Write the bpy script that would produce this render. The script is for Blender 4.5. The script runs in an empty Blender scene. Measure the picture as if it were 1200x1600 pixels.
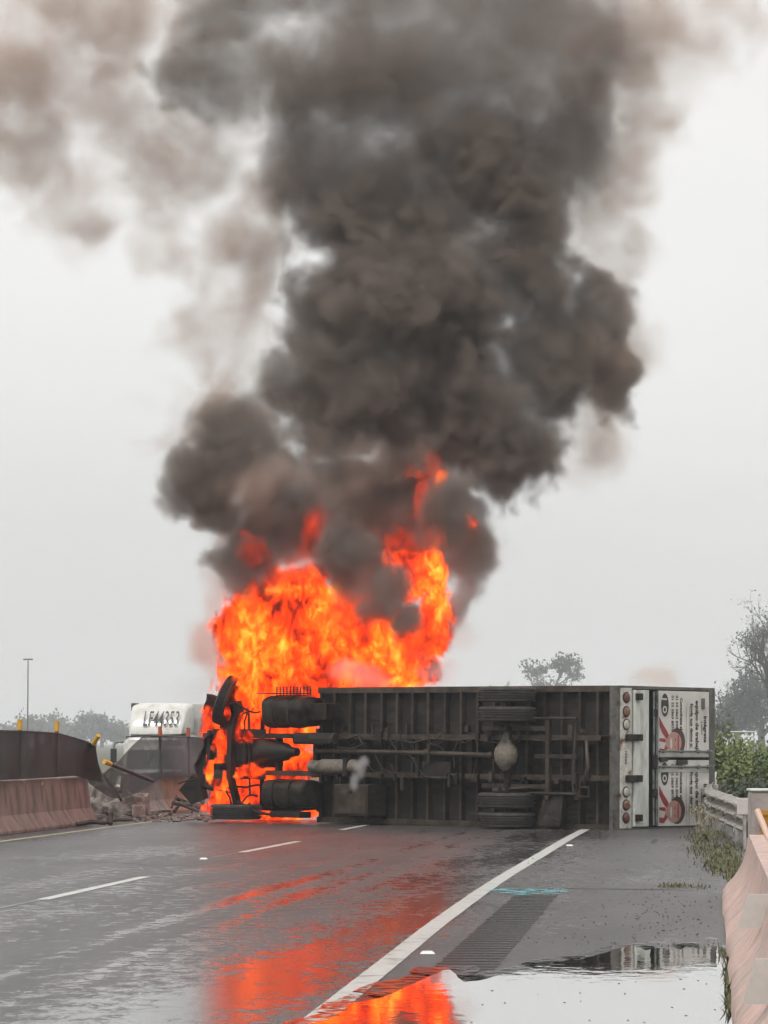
import bpy, bmesh, math, random
from mathutils import Vector, Matrix, noise
R = math.radians
C = bpy.context.scene.collection
scn = bpy.context.scene
# ------------------------------------------------------------------ camera
F = 5280.0                       # focal length in pixels of the 1200x1600 photograph
CH = 1.55                        # eye height
PITCH = math.atan(360 / F)
cd = bpy.data.cameras.new('camera')
cam = bpy.data.objects.new('camera', cd); C.objects.link(cam)
cam.location = (0, 0, CH); cam.rotation_euler = (R(90) + PITCH, 0, 0)
cd.sensor_fit = 'VERTICAL'; cd.sensor_height = 36; cd.lens = 36 * F / 1600
cd.clip_start = 0.5; cd.clip_end = 6000
scn.camera = cam
# ------------------------------------------------------------------ sky and sun
SUN_EL, SUN_AZ = R(52), R(205)
w = bpy.data.worlds.new('World'); scn.world = w; w.use_nodes = True
nt = w.node_tree; nt.nodes.clear()
sky = nt.nodes.new('ShaderNodeTexSky'); sky.sky_type = 'NISHITA'; sky.sun_disc = False
sky.sun_elevation = SUN_EL; sky.sun_rotation = SUN_AZ; sky.air_density = 1.0; sky.dust_density = 4.0; sky.ozone_density = 1.0
hs = nt.nodes.new('ShaderNodeHueSaturation'); hs.inputs['Saturation'].default_value = 0.06
tc = nt.nodes.new('ShaderNodeTexCoord'); sx = nt.nodes.new('ShaderNodeSeparateXYZ')
nt.links.new(tc.outputs['Generated'], sx.inputs[0])
ov = nt.nodes.new('ShaderNodeValToRGB')           # the overcast: an even cloud deck, paler overhead
e = ov.color_ramp.elements
e[0].position = 0.0; e[0].color = (8.1, 8.15, 8.0, 1)
e[1].position = 1.0; e[1].color = (12, 12, 12, 1)
for p, c in ((0.05, (8.1, 8.15, 8.0, 1)), (0.14, (9.3, 9.25, 9.05, 1)), (0.24, (10.6, 10.45, 10.25, 1))):
    q = e.new(p); q.color = c
nt.links.new(sx.outputs['Z'], ov.inputs[0])
cn = nt.nodes.new('ShaderNodeTexNoise'); cn.inputs['Scale'].default_value = 3.0; cn.inputs['Detail'].default_value = 3
mp = nt.nodes.new('ShaderNodeMapping'); mp.inputs['Scale'].default_value = (1, 1, 4)
nt.links.new(tc.outputs['Generated'], mp.inputs[0]); nt.links.new(mp.outputs[0], cn.inputs['Vector'])
cr = nt.nodes.new('ShaderNodeMapRange'); cr.inputs['To Min'].default_value = 0.9; cr.inputs['To Max'].default_value = 1.1
nt.links.new(cn.outputs[0], cr.inputs[0])
mul = nt.nodes.new('ShaderNodeVectorMath'); mul.operation = 'SCALE'
nt.links.new(ov.outputs[0], mul.inputs[0]); nt.links.new(cr.outputs[0], mul.inputs['Scale'])
mx = nt.nodes.new('ShaderNodeMix'); mx.data_type = 'RGBA'; mx.inputs['Factor'].default_value = 0.85
bg = nt.nodes.new('ShaderNodeBackground'); bg.inputs['Strength'].default_value = 0.104
wo = nt.nodes.new('ShaderNodeOutputWorld')
nt.links.new(sky.outputs[0], hs.inputs['Color']); nt.links.new(hs.outputs[0], mx.inputs['A'])
nt.links.new(mul.outputs[0], mx.inputs['B']); nt.links.new(mx.outputs['Result'], bg.inputs[0]); nt.links.new(bg.outputs[0], wo.inputs[0])
sd = bpy.data.lights.new('sun', 'SUN'); sd.energy = 1.5; sd.angle = R(14); sd.color = (1, 0.97, 0.93)
so = bpy.data.objects.new('sun', sd); C.objects.link(so)
so.rotation_euler = (R(90) - SUN_EL, 0, R(180) - SUN_AZ)
scn.view_settings.view_transform = 'Standard'; scn.view_settings.look = 'None'
scn.view_settings.exposure = 0.0; scn.view_settings.gamma = 1.0
cy = scn.cycles
cy.use_adaptive_sampling = True; cy.adaptive_threshold = .04; cy.adaptive_min_samples = 16
cy.max_bounces = 8; cy.transparent_max_bounces = 40; cy.volume_bounces = 1; cy.volume_step_rate = 2.8
cy.diffuse_bounces = 3; cy.glossy_bounces = 3; cy.sample_clamp_indirect = 6; cy.caustics_reflective = False; cy.caustics_refractive = False

# ------------------------------------------------------------------ pixels of the photograph -> metres
_u = Vector((0, -math.sin(PITCH), math.cos(PITCH))); _f = Vector((0, math.cos(PITCH), math.sin(PITCH)))
def ray(px, py):
    return Vector((1, 0, 0)) * ((px - 600) / F) + _u * ((800 - py) / F) + _f
def at(px, py, d):               # the point seen there, d metres down the road
    v = ray(px, py); return Vector((0, 0, CH)) + v * (d / v.y)
def gr(px, py, z=0.0):           # the point of the ground seen there
    v = ray(px, py); return Vector((0, 0, CH)) + v * ((z - CH) / v.z)

# ------------------------------------------------------------------ materials
def mat(name, col=(.5, .5, .5), rough=.6, metal=0.0, var=0.0, scale=8.0, bump=0.0, bscale=None, col2=None, c2lo=.45, c2hi=.6, spec=.5, detail=5, coat=0.0, stretch=None):
    m = bpy.data.materials.new(name); m.use_nodes = True
    t = m.node_tree; b = t.nodes['Principled BSDF']
    b.inputs['Base Color'].default_value = (*col, 1); b.inputs['Roughness'].default_value = rough
    b.inputs['Metallic'].default_value = metal; b.inputs['Specular IOR Level'].default_value = spec
    b.inputs['Coat Weight'].default_value = coat
    tc = t.nodes.new('ShaderNodeTexCoord'); vec = tc.outputs['Object']
    if stretch:
        mp = t.nodes.new('ShaderNodeMapping'); mp.inputs['Scale'].default_value = stretch
        t.links.new(vec, mp.inputs[0]); vec = mp.outputs[0]
    n = t.nodes.new('ShaderNodeTexNoise'); n.inputs['Scale'].default_value = scale; n.inputs['Detail'].default_value = detail
    t.links.new(vec, n.inputs['Vector'])
    cur = None
    if col2:
        r = t.nodes.new('ShaderNodeMapRange'); r.inputs['From Min'].default_value = c2lo; r.inputs['From Max'].default_value = c2hi
        t.links.new(n.outputs[0], r.inputs[0])
        x = t.nodes.new('ShaderNodeMix'); x.data_type = 'RGBA'
        x.inputs['A'].default_value = (*col, 1); x.inputs['B'].default_value = (*col2, 1)
        t.links.new(r.outputs[0], x.inputs['Factor']); cur = x.outputs['Result']
    if var:
        n2 = t.nodes.new('ShaderNodeTexNoise'); n2.inputs['Scale'].default_value = scale * 2.7; n2.inputs['Detail'].default_value = 6
        t.links.new(vec, n2.inputs['Vector'])
        r = t.nodes.new('ShaderNodeMapRange'); r.inputs['To Min'].default_value = 1 - var; r.inputs['To Max'].default_value = 1 + var
        r.inputs['From Min'].default_value = .25; r.inputs['From Max'].default_value = .75
        t.links.new(n2.outputs[0], r.inputs[0])
        s = t.nodes.new('ShaderNodeVectorMath'); s.operation = 'SCALE'
        if cur: t.links.new(cur, s.inputs[0])
        else: s.inputs[0].default_value = col
        t.links.new(r.outputs[0], s.inputs['Scale']); cur = s.outputs[0]
        r2 = t.nodes.new('ShaderNodeMapRange'); r2.inputs['To Min'].default_value = max(.05, rough - .15); r2.inputs['To Max'].default_value = min(1, rough + .15)
        t.links.new(n2.outputs[0], r2.inputs[0]); t.links.new(r2.outputs[0], b.inputs['Roughness'])
    if cur: t.links.new(cur, b.inputs['Base Color'])
    if bump:
        n3 = t.nodes.new('ShaderNodeTexNoise'); n3.inputs['Scale'].default_value = bscale or scale * 4; n3.inputs['Detail'].default_value = 5
        t.links.new(vec, n3.inputs['Vector'])
        bp = t.nodes.new('ShaderNodeBump'); bp.inputs['Strength'].default_value = bump; bp.inputs['Distance'].default_value = .02
        t.links.new(n3.outputs[0], bp.inputs['Height']); t.links.new(bp.outputs[0], b.inputs['Normal'])
    return m

# ------------------------------------------------------------------ mesh helpers
class MB:
    def __init__(s): s.v = []; s.f = []
    def add(s, vs, fs):
        k = len(s.v); s.v += [Vector(v) for v in vs]; s.f += [tuple(k + i for i in f) for f in fs]; return s
    def box(s, x0, x1, y0, y1, z0, z1, M=None, ch=0.0):
        if ch <= 0:
            vs = [(x, y, z) for x in (x0, x1) for y in (y0, y1) for z in (z0, z1)]
            fs = [(0, 1, 3, 2), (4, 6, 7, 5), (0, 4, 5, 1), (2, 3, 7, 6), (0, 2, 6, 4), (1, 5, 7, 3)]
        else:
            bm = bmesh.new(); bmesh.ops.create_cube(bm, size=1)
            for v in bm.verts: v.co = Vector(((x0 + x1) / 2 + v.co.x * (x1 - x0), (y0 + y1) / 2 + v.co.y * (y1 - y0), (z0 + z1) / 2 + v.co.z * (z1 - z0)))
            bmesh.ops.bevel(bm, geom=bm.edges[:], offset=ch, segments=2, affect='EDGES', profile=.6)
            bm.verts.index_update(); vs = [v.co.copy() for v in bm.verts]; fs = [tuple(v.index for v in f.verts) for f in bm.faces]; bm.free()
        if M: vs = [M @ Vector(v) for v in vs]
        return s.add(vs, fs)
    def tube(s, pts, r, n=10, cap=True, r2=None):
        pts = [Vector(p) for p in pts]; rings = []; up = None
        for i, p in enumerate(pts):
            t = (pts[min(i + 1, len(pts) - 1)] - pts[max(i - 1, 0)]).normalized()
            if up is None: up = Vector((0, 0, 1)) if abs(t.z) < .9 else Vector((1, 0, 0))
            a = t.cross(up).normalized(); b = a.cross(t).normalized(); up = b
            rr = r if not isinstance(r, (list, tuple)) else r[i]
            if r2 is not None: rr = r + (r2 - r) * i / (len(pts) - 1)
            rings.append([p + (a * math.cos(q) + b * math.sin(q)) * rr for q in (2 * math.pi * k / n for k in range(n))])
        vs = [v for ring in rings for v in ring]; fs = []
        for i in range(len(pts) - 1):
            for k in range(n): fs.append((i * n + k, i * n + (k + 1) % n, (i + 1) * n + (k + 1) % n, (i + 1) * n + k))
        if cap: fs += [tuple(range(n))[::-1], tuple(range((len(pts) - 1) * n, len(pts) * n))]
        return s.add(vs, fs)
    def lathe(s, prof, axis_p, axis, n=32, close=False):      # prof: (along, radius)
        ax = Vector(axis).normalized(); o = Vector(axis_p)
        a = ax.orthogonal().normalized(); b = ax.cross(a); vs = []; m = len(prof); fs = []
        for k in range(n):
            q = 2 * math.pi * k / n; d = a * math.cos(q) + b * math.sin(q)
            vs += [o + ax * h + d * r for h, r in prof]
        for k in range(n):
            k2 = (k + 1) % n
            for i in range(m if close else m - 1):
                j = (i + 1) % m; fs.append((k * m + i, k * m + j, k2 * m + j, k2 * m + i))
        return s.add(vs, fs)
    def ell(s, c, r, n=16, rings=10):
        vs = [Vector(c) + Vector((r[0] * math.sin(t) * math.cos(q), r[1] * math.sin(t) * math.sin(q), r[2] * math.cos(t))) for t in (math.pi * i / rings for i in range(rings + 1)) for q in (2 * math.pi * k / n for k in range(n))]
        fs = [(i * n + k, i * n + (k + 1) % n, (i + 1) * n + (k + 1) % n, (i + 1) * n + k) for i in range(rings) for k in range(n)]
        return s.add(vs, fs)
    def prism(s, poly, d):                                     # poly: 3-D points; d: thickness vector
        p = [Vector(q) for q in poly]; d = Vector(d); n = len(p)
        return s.add(p + [q + d for q in p], [tuple(range(n))[::-1], tuple(range(n, 2 * n))] + [(i, (i + 1) % n, n + (i + 1) % n, n + i) for i in range(n)])
    def sweep(s, sections, close=True, caps=True):             # list of equally long point rings
        m = len(sections[0]); vs = [v for q in sections for v in q]; fs = []
        for i in range(len(sections) - 1):
            for k in range(m if close else m - 1): fs.append((i * m + k, i * m + (k + 1) % m, (i + 1) * m + (k + 1) % m, (i + 1) * m + k))
        if close and caps: fs += [tuple(range(m))[::-1], tuple(range((len(sections) - 1) * m, len(sections) * m))]
        return s.add(vs, fs)
    def build(s, name, material, parent=None, smooth=False, origin=None, label=None, cat=None, group=None, kind=None):
        me = bpy.data.meshes.new(name); o0 = Vector(origin) if origin is not None else Vector((0, 0, 0))
        me.from_pydata([v - o0 for v in s.v], [], s.f)
        bm = bmesh.new(); bm.from_mesh(me); bmesh.ops.remove_doubles(bm, verts=bm.verts, dist=1e-5)
        bmesh.ops.recalc_face_normals(bm, faces=bm.faces); bm.to_mesh(me); bm.free()
        if smooth:
            me.shade_smooth()
            try: me.set_sharp_from_angle(angle=R(38))
            except Exception: pass
        me.materials.append(material)
        o = bpy.data.objects.new(name, me); C.objects.link(o); o.location = o0
        if parent: o.parent = parent
        return tag(o, label, cat, group, kind)
def tag(o, label=None, cat=None, group=None, kind=None):
    if label: o['label'] = label
    if cat: o['category'] = cat
    if group: o['group'] = group
    if kind: o['kind'] = kind
    return o
def empty(name, loc=(0, 0, 0), rz=0.0, **k):
    o = bpy.data.objects.new(name, None); C.objects.link(o); o.location = loc; o.rotation_euler.z = rz; o.empty_display_size = .3
    return tag(o, **k)
def copy_tree(o, parent=None):
    c = o.copy(); C.objects.link(c); c.parent = parent
    for ch in [x for x in bpy.data.objects if x.parent == o]: copy_tree(ch, c)
    return c
# ------------------------------------------------------------------ ground, road, markings, puddle
HEAD = math.atan(.106)
RM = Matrix.Rotation(-HEAD, 4, 'Z')          # local y runs along the road
RMi = RM.inverted()
def asphalt():
    m = bpy.data.materials.new('wet_asphalt'); m.use_nodes = True; t = m.node_tree; b = t.nodes['Principled BSDF']; N = t.nodes.new; L = t.links.new
    tc = N('ShaderNodeTexCoord'); O = tc.outputs['Object']
    def nz(sc, vec_scale=None, detail=4, rough=.55):
        v = O
        if vec_scale:
            mp = N('ShaderNodeMapping'); mp.inputs['Scale'].default_value = vec_scale; L(O, mp.inputs[0]); v = mp.outputs[0]
        n = N('ShaderNodeTexNoise'); n.inputs['Scale'].default_value = sc; n.inputs['Detail'].default_value = detail; n.inputs['Roughness'].default_value = rough
        L(v, n.inputs['Vector']); return n.outputs[0]
    def mr(x, a, b_, c, d):
        r = N('ShaderNodeMapRange'); L(x, r.inputs[0]); r.inputs['From Min'].default_value = a; r.inputs['From Max'].default_value = b_; r.inputs['To Min'].default_value = c; r.inputs['To Max'].default_value = d; return r.outputs[0]
    def mm(op, a, b_, cl=False):
        q = N('ShaderNodeMath'); q.operation = op; q.use_clamp = cl
        for i, x in enumerate((a, b_)):
            if isinstance(x, (int, float)): q.inputs[i].default_value = x
            else: L(x, q.inputs[i])
        return q.outputs[0]
    wet_s = nz(1.0, (1.1, .05, 1), 3); wet_m = nz(.5, (1, .35, 1), 5, .65); grit = nz(55, None, 3, .7); mid = nz(6, (1, .5, 1), 5, .65)
    sp_ = N('ShaderNodeSeparateXYZ'); L(O, sp_.inputs[0]); wob = mm('ADD', sp_.outputs[0], mm('MULTIPLY', mm('SUBTRACT', nz(.12, (1, .3, 1), 2), .5), 1.2))
    def band(c, w_, a):              # water standing in a wheel track
        q = mm('DIVIDE', mm('SUBTRACT', wob, c), w_); return mm('MULTIPLY', mm('POWER', 2.718, mm('MULTIPLY', mm('MULTIPLY', q, q), -1.0)), a)
    tr = band(-3.25, .70, .225)
    for c, w_, a in ((-4.42, .10, .10), (-4.95, .12, .14), (-6.9, .4, .03), (-8.9, .4, .03), (-2.2, .25, .05)): tr = mm('ADD', tr, band(c, w_, a))
    wet = mm('ADD', mm('MULTIPLY', wet_s, .45), mm('MULTIPLY', wet_m, .55))
    wet = mm('ADD', mm('ADD', wet, tr), mm('ADD', mm('MULTIPLY', mm('SUBTRACT', mid, .5), .85), mm('MULTIPLY', mm('SUBTRACT', nz(24, (1, .45, 1), 4, .75), .5), .55)))
    wet = mm('SUBTRACT', wet, mr(sp_.outputs[0], -2.6, -1.6, 0, .035))
    film = mr(wet, .545, .71, 0, 1)                       # standing film of water in the wheel tracks
    # base colour: grey asphalt with paler worn patches and stone grit
    base = mm('MULTIPLY', mr(nz(1.3, (1, .2, 1), 5, .6), .3, .7, .040, .075), mm('MULTIPLY', mr(grit, .3, .7, .7, 1.4), mr(nz(11, (1, .5, 1), 6, .8), .35, .65, .72, 1.35)))
    cmb = N('ShaderNodeCombineColor'); L(base, cmb.inputs[0]); L(mm('MULTIPLY', base, .94), cmb.inputs[1]); L(mm('MULTIPLY', base, .93), cmb.inputs[2]); L(cmb.outputs[0], b.inputs['Base Color'])
    L(mr(film, 0, 1, .44, .09), b.inputs['Roughness'])
    L(mr(film, 0, 1, .36, .75), b.inputs['Specular IOR Level'])
    bp = N('ShaderNodeBump'); bp.inputs['Distance'].default_value = .004
    L(mm('ADD', grit, mm('MULTIPLY', mid, 2.0)), bp.inputs['Height']); L(mr(film, 0, 1, .8, .16), bp.inputs['Strength'])
    L(bp.outputs[0], b.inputs['Normal']); return m
M_road = asphalt()
M_ground = mat('verge', (.07, .075, .035), .9, var=.5, scale=1.2, bump=.6, col2=(.10, .085, .06), c2lo=.4, c2hi=.65)
MB().add([(-900, -30, -.12), (900, -30, -.12), (900, 3000, -.12), (-900, 3000, -.12)], [(0, 1, 2, 3)]).build('ground', M_ground, kind='structure')
def strip(name, x0, x1, y0, y1, z, m, zb=-.1, step=None, **k):   # a slab in road space
    o = MB(); o.box(x0, x1, y0, y1, zb, z); ob = o.build(name, m, kind='structure', **k); ob.matrix_world = RM.copy(); return ob
def rl(p):                                                        # world -> road space
    return RMi @ Vector(p)
strip('road', -14, 0.62, -5, 420, 0.0, M_road)
# the broken right edge of the asphalt and the dirt beside it
bm = MB(); rnd = random.Random(4); n = 240
edge = [(.60 + .16 * noise.noise(Vector((0, i * .31, 3))) + .07 * noise.noise(Vector((4, i * 1.3, 3))), -5 + i * .5) for i in range(n)]
bm.add([(x, y, .003) for x, y in edge] + [(-.2, y, .003) for x, y in edge], [(i, i + 1, n + i + 1, n + i) for i in range(n - 1)])
bm.add([(x, y, .003) for x, y in edge] + [(x + .06, y, -.06) for x, y in edge], [(i, i + 1, n + i + 1, n + i) for i in range(n - 1)])
o = bm.build('road_edge', M_road, kind='structure'); o.matrix_world = RM.copy()
M_dirt = mat('wet_dirt', (.075, .065, .05), .55, var=.4, scale=3, bump=.9, bscale=14, col2=(.13, .12, .105), c2lo=.45, c2hi=.7)
bm = MB(); gx, gy = 14, 160
for j in range(gy + 1):
    for i in range(gx + 1):
        x, y = .5 + i * .35, -2 + j * .75
        bm.v.append(Vector((x, y, -.035 + .05 * noise.noise(Vector((x * 1.5, y * 1.2, 0))) + .02 * noise.noise(Vector((x * 6, y * 5, 0))) - .012 * i)))
for j in range(gy):
    for i in range(gx): k = j * (gx + 1) + i; bm.f.append((k, k + 1, k + gx + 2, k + gx + 1))
o = bm.build('shoulder', M_dirt, kind='structure', smooth=True); o.matrix_world = RM.copy()
M_white = mat('road_paint', (.50, .50, .47), .38, var=.22, scale=4, col2=(.20, .20, .19), c2lo=.56, c2hi=.70, detail=9, bump=.2)
M_yel = mat('yellow_paint', (.42, .36, .20), .5, var=.2, scale=4, col2=(.2, .18, .13), c2lo=.55, c2hi=.7, detail=8)
def line(name, px, w0, m, z=.0045, lbl=None):
    pts = [gr(*p) for p in px]; L, Rr = [], []
    out = []
    for i in range(len(pts) - 1):                                  # refine so the curve stays smooth
        a, b_ = pts[i], pts[i + 1]; q = pts[i - 1] if i else a * 2 - b_; r = pts[i + 2] if i + 2 < len(pts) else b_ * 2 - a
        for k in range(8):
            t = k / 8; out.append(.5 * ((2 * a) + (b_ - q) * t + (2 * q - 5 * a + 4 * b_ - r) * t * t + (3 * a - q - 3 * b_ + r) * t ** 3))
    out.append(pts[-1]); s = MB(); vs = []
    for i, p in enumerate(out):
        t = (out[min(i + 1, len(out) - 1)] - out[max(0, i - 1)]).normalized(); nrm = Vector((t.y, -t.x, 0)); j = .006 * noise.noise(p * 3)
        vs += [p - nrm * (w0 / 2 + j) + Vector((0, 0, z)), p + nrm * (w0 / 2 - j) + Vector((0, 0, z))]
    s.add(vs, [(2 * i, 2 * i + 1, 2 * i + 3, 2 * i + 2) for i in range(len(out) - 1)])
    return s.build(name, m, kind='structure')
line('edge_line', [(420, 1650), (487, 1600), (553, 1548), (620, 1494), (692, 1437), (771, 1381), (835, 1342), (907, 1300), (980, 1264), (1050, 1226)], .17, M_white)
line('median_line', [(-300, 1353), (-60, 1323), (145, 1296), (300, 1275.5), (420, 1259.6)], .13, M_yel)
DL = [(-60, 1434, -10, 1422.5), (67, 1406, 228, 1370), (378, 1332, 466, 1315), (533, 1297, 592, 1285.5)]
for a in DL: line('lane_line', [(a[0], a[1]), ((a[0] + a[2]) / 2, (a[1] + a[3]) / 2), (a[2], a[3])], .135, M_white)
line('worn_line', [(-10, 1422), (30, 1413), (67, 1406)], .06, mat('worn_paint', (.2, .2, .19), .5, var=.3, scale=6))
line('worn_line', [(310, 1344), (345, 1338), (378, 1332)], .05, bpy.data.materials['worn_paint'])
# sealed joint across the carriageway
M_tar = mat('tar', (.018, .017, .016), .35, var=.3, scale=6)
line('road_joint', [(0, 1344), (130, 1346), (250, 1351), (330, 1353)], .07, M_tar, z=.006)
line('road_joint', [(790, 1389), (870, 1388.5), (950, 1389), (1085, 1391)], .10, M_tar, z=.006)
# ground-in grooves of the rumble strip along the shoulder
M_groove = mat('groove', (.02, .019, .018), .3, var=.3, scale=20)
a0, a1 = gr(715, 1524), gr(838, 1398); rs = MB(); dirv = (a1 - a0); ln = dirv.length; dirv.normalize(); side = Vector((dirv.y, -dirv.x, 0)); k = 0.0
while k < ln:
    p = a0 + dirv * k; w2 = .22 + .02 * noise.noise(Vector((k * 3, 0, 0))); vs = []
    for sgn, q in ((-1, -.075), (1, -.075), (1, .075), (-1, .075)): vs.append(p + side * w2 * sgn + dirv * q + Vector((0, 0, .005)))
    rs.add(vs, [(0, 1, 2, 3)]); k += .30
rs.build('rumble_strip', M_groove, kind='structure')
# faded blue survey paint sprayed on the shoulder
M_cyan = bpy.data.materials.new('blue_spray'); M_cyan.use_nodes = True; t = M_cyan.node_tree; b_ = t.nodes['Principled BSDF']
b_.inputs['Base Color'].default_value = (.14, .42, .46, 1); b_.inputs['Roughness'].default_value = .6
n_ = t.nodes.new('ShaderNodeTexNoise'); n_.inputs['Scale'].default_value = 6; n_.inputs['Detail'].default_value = 8; c_ = t.nodes.new('ShaderNodeTexCoord'); t.links.new(c_.outputs['Object'], n_.inputs['Vector'])
r_ = t.nodes.new('ShaderNodeMapRange'); r_.inputs['From Min'].default_value = .47; r_.inputs['From Max'].default_value = .60; r_.inputs['To Max'].default_value = .9; t.links.new(n_.outputs[0], r_.inputs[0]); t.links.new(r_.outputs[0], b_.inputs['Alpha'])
c0 = gr(830, 1394); sp = MB(); sp.add([c0 + Vector((.40 * math.cos(q) * (1 + .3 * math.sin(3 * q)), 1.0 * math.sin(q) * (1 + .25 * math.cos(2 * q)), .008)) for q in (6.283 * i / 24 for i in range(24))], [tuple(range(24))])
sp.build('paint_stain', M_cyan, kind='structure')
# puddle: outline read off the photograph, ruffled along its edge
M_pud = bpy.data.materials.new('puddle_water'); M_pud.use_nodes = True; t = M_pud.node_tree; b_ = t.nodes['Principled BSDF']
b_.inputs['Base Color'].default_value = (.035, .034, .032, 1); b_.inputs['Roughness'].default_value = .015; b_.inputs['IOR'].default_value = 1.33; b_.inputs['Coat Weight'].default_value = 1; b_.inputs['Coat Roughness'].default_value = .01
c_ = t.nodes.new('ShaderNodeTexCoord'); mp = t.nodes.new('ShaderNodeMapping'); mp.inputs['Scale'].default_value = (1, .6, 1); t.links.new(c_.outputs['Object'], mp.inputs[0])
n_ = t.nodes.new('ShaderNodeTexNoise'); n_.inputs['Scale'].default_value = 5; n_.inputs['Detail'].default_value = 3; t.links.new(mp.outputs[0], n_.inputs['Vector'])
bp = t.nodes.new('ShaderNodeBump'); bp.inputs['Strength'].default_value = .16; bp.inputs['Distance'].default_value = .005; t.links.new(n_.outputs[0], bp.inputs['Height']); t.links.new(bp.outputs[0], b_.inputs['Normal']); t.links.new(bp.outputs[0], b_.inputs['Coat Normal'])
PO = [(300, 1760), (440, 1640), (515, 1600), (560, 1571), (610, 1554), (667, 1531), (747, 1525), (827, 1515), (880, 1504), (944, 1493), (1013, 1484), (1070, 1484), (1118, 1485), (1150, 1500), (1190, 1560), (1260, 1800)]
pts = []
for i in range(len(PO) - 1):
    for k in range(14):
        t_ = k / 14; x = PO[i][0] + (PO[i + 1][0] - PO[i][0]) * t_; y = PO[i][1] + (PO[i + 1][1] - PO[i][1]) * t_
        p = gr(x, y); nn = noise.noise(Vector((p.x * 2.2, p.y * 1.1, 0))) + .5 * noise.noise(Vector((p.x * 7, p.y * 4, 0)))
        p.x += .16 * nn; p.y += 1.1 * nn * (1 if y < 1560 else .2); p.z = .008; pts.append(p)
MB().add(pts, [tuple(range(len(pts)))]).build('puddle', M_pud, kind='structure')
# damp margin round the puddle, breaking up into the grain of the asphalt
M_dmp = bpy.data.materials.new('damp_asphalt'); M_dmp.use_nodes = True; t = M_dmp.node_tree; b_ = t.nodes['Principled BSDF']; b_.inputs['Base Color'].default_value = (.030, .028, .026, 1); b_.inputs['Roughness'].default_value = .12
c_ = t.nodes.new('ShaderNodeTexCoord'); n_ = t.nodes.new('ShaderNodeTexNoise'); n_.inputs['Scale'].default_value = 9; n_.inputs['Detail'].default_value = 8; n_.inputs['Roughness'].default_value = .7; t.links.new(c_.outputs['Object'], n_.inputs['Vector'])
r_ = t.nodes.new('ShaderNodeMapRange'); r_.inputs['From Min'].default_value = .44; r_.inputs['From Max'].default_value = .54; t.links.new(n_.outputs[0], r_.inputs[0]); t.links.new(r_.outputs[0], b_.inputs['Alpha'])
rg = [p.copy() for p in pts]; n_p = len(rg); outr = []
for i, p in enumerate(rg):
    tt = (rg[min(i + 2, n_p - 1)] - rg[max(0, i - 2)]).normalized(); nn_ = Vector((-tt.y, tt.x, 0)); k_ = .10 + .22 * abs(noise.noise(Vector((i * .09, 0, 4)))); o_ = p + Vector((nn_.x * k_, nn_.y * k_ * 3.2 + .15, 0)); o_.z = .0065; outr.append(o_)
inn = [Vector((p.x, p.y - .1, .0065)) for p in rg]
MB().add(inn + outr, [(i, i + 1, n_p + i + 1, n_p + i) for i in range(n_p - 1)]).build('puddle_margin', M_dmp, kind='structure')
# reflective pavement studs
M_stud = mat('stud', (.7, .7, .66), .35, var=.1)
for i, (px, py, lb) in enumerate(((668, 1491, 'white raised pavement stud beside the solid edge line, the nearer one'), (890, 1322, 'white raised pavement stud beside the far end of the solid edge line'), (318, 1343, 'white raised pavement stud in the gap between two lane dashes'))):
    s = MB(); c = gr(px, py); s.prism([c + Vector((-.055, -.05, .004)), c + Vector((.055, -.05, .004)), c + Vector((.035, -.02, .022)), c + Vector((-.035, -.02, .022))], (0, .09, 0)); s.build('pavement_stud', M_stud, origin=c, label=lb, cat='road stud', group='raised studs along the lane lines')
# pebbles and grit on the shoulder
M_peb = mat('grit', (.13, .12, .11), .7, var=.4, scale=30)
s = MB(); rnd = random.Random(11)
for i in range(420):
    px, py = rnd.uniform(820, 1120), rnd.uniform(1316, 1480)
    if py > 1400 and rnd.random() < .4: px = rnd.uniform(980, 1120)
    c = gr(px, py, .01); r = rnd.uniform(.004, .011)
    s.ell(c, (r, r, r * .7), 5, 3)
for i in range(22):
    c = gr(rnd.uniform(690, 1120), rnd.uniform(1520, 1598), .009); s.ell(c, (rnd.uniform(.004, .012), .008, .003), 5, 3)
s.build('gravel', M_peb, kind='stuff', label='loose grit scattered over the wet shoulder', cat='gravel')
# ------------------------------------------------------------------ the overturned truck (x forward, y to its left side, z up; it lies on its right side)
A = R(42)
tf = Vector((-math.cos(A), math.sin(A), 0)); tu = Vector((math.sin(A), math.cos(A), 0))
TM = Matrix(((tf.x, 0, tu.x, 0), (tf.y, 0, tu.y, 0), (0, 1, 0, 0), (0, 0, 0, 1)))
truck = empty('overturned_truck', label='box truck lying on its side across the road with its cab on fire', cat='truck')
truck.matrix_world = Matrix.Translation((4.10, 60.2, 1.27)) @ Matrix.Rotation(R(.45), 4, 'Y') @ TM
Mdk = mat('sooty_metal', (0.0140, 0.0107, 0.0081), .6, .2, var=.5, scale=3, bump=.3, col2=(0.0275, 0.0192, 0.0127), c2lo=.5, c2hi=.75)
Mfl = mat('under_floor', (0.0110, 0.0088, 0.0072), .8, var=.45, scale=2.2, bump=.4, col2=(0.026, 0.018, 0.013), c2lo=.48, c2hi=.66, stretch=(1, 3, 1))
Mst = mat('dusty_steel', (0.0409, 0.0307, 0.0223), .55, .3, var=.45, scale=4, col2=(0.0191, 0.0140, 0.0104), c2lo=.45, c2hi=.65, bump=.25)
Mbr = mat('rail_steel', (0.0681, 0.0512, 0.0374), .5, .3, var=.4, scale=3, col2=(0.0272, 0.0204, 0.0144), c2lo=.45, c2hi=.7)
Mty = mat('tyre_rubber', (.032, .028, .025), .75, var=.35, scale=6, col2=(.07, .062, .054), c2lo=.5, c2hi=.72, bump=.2)
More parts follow.
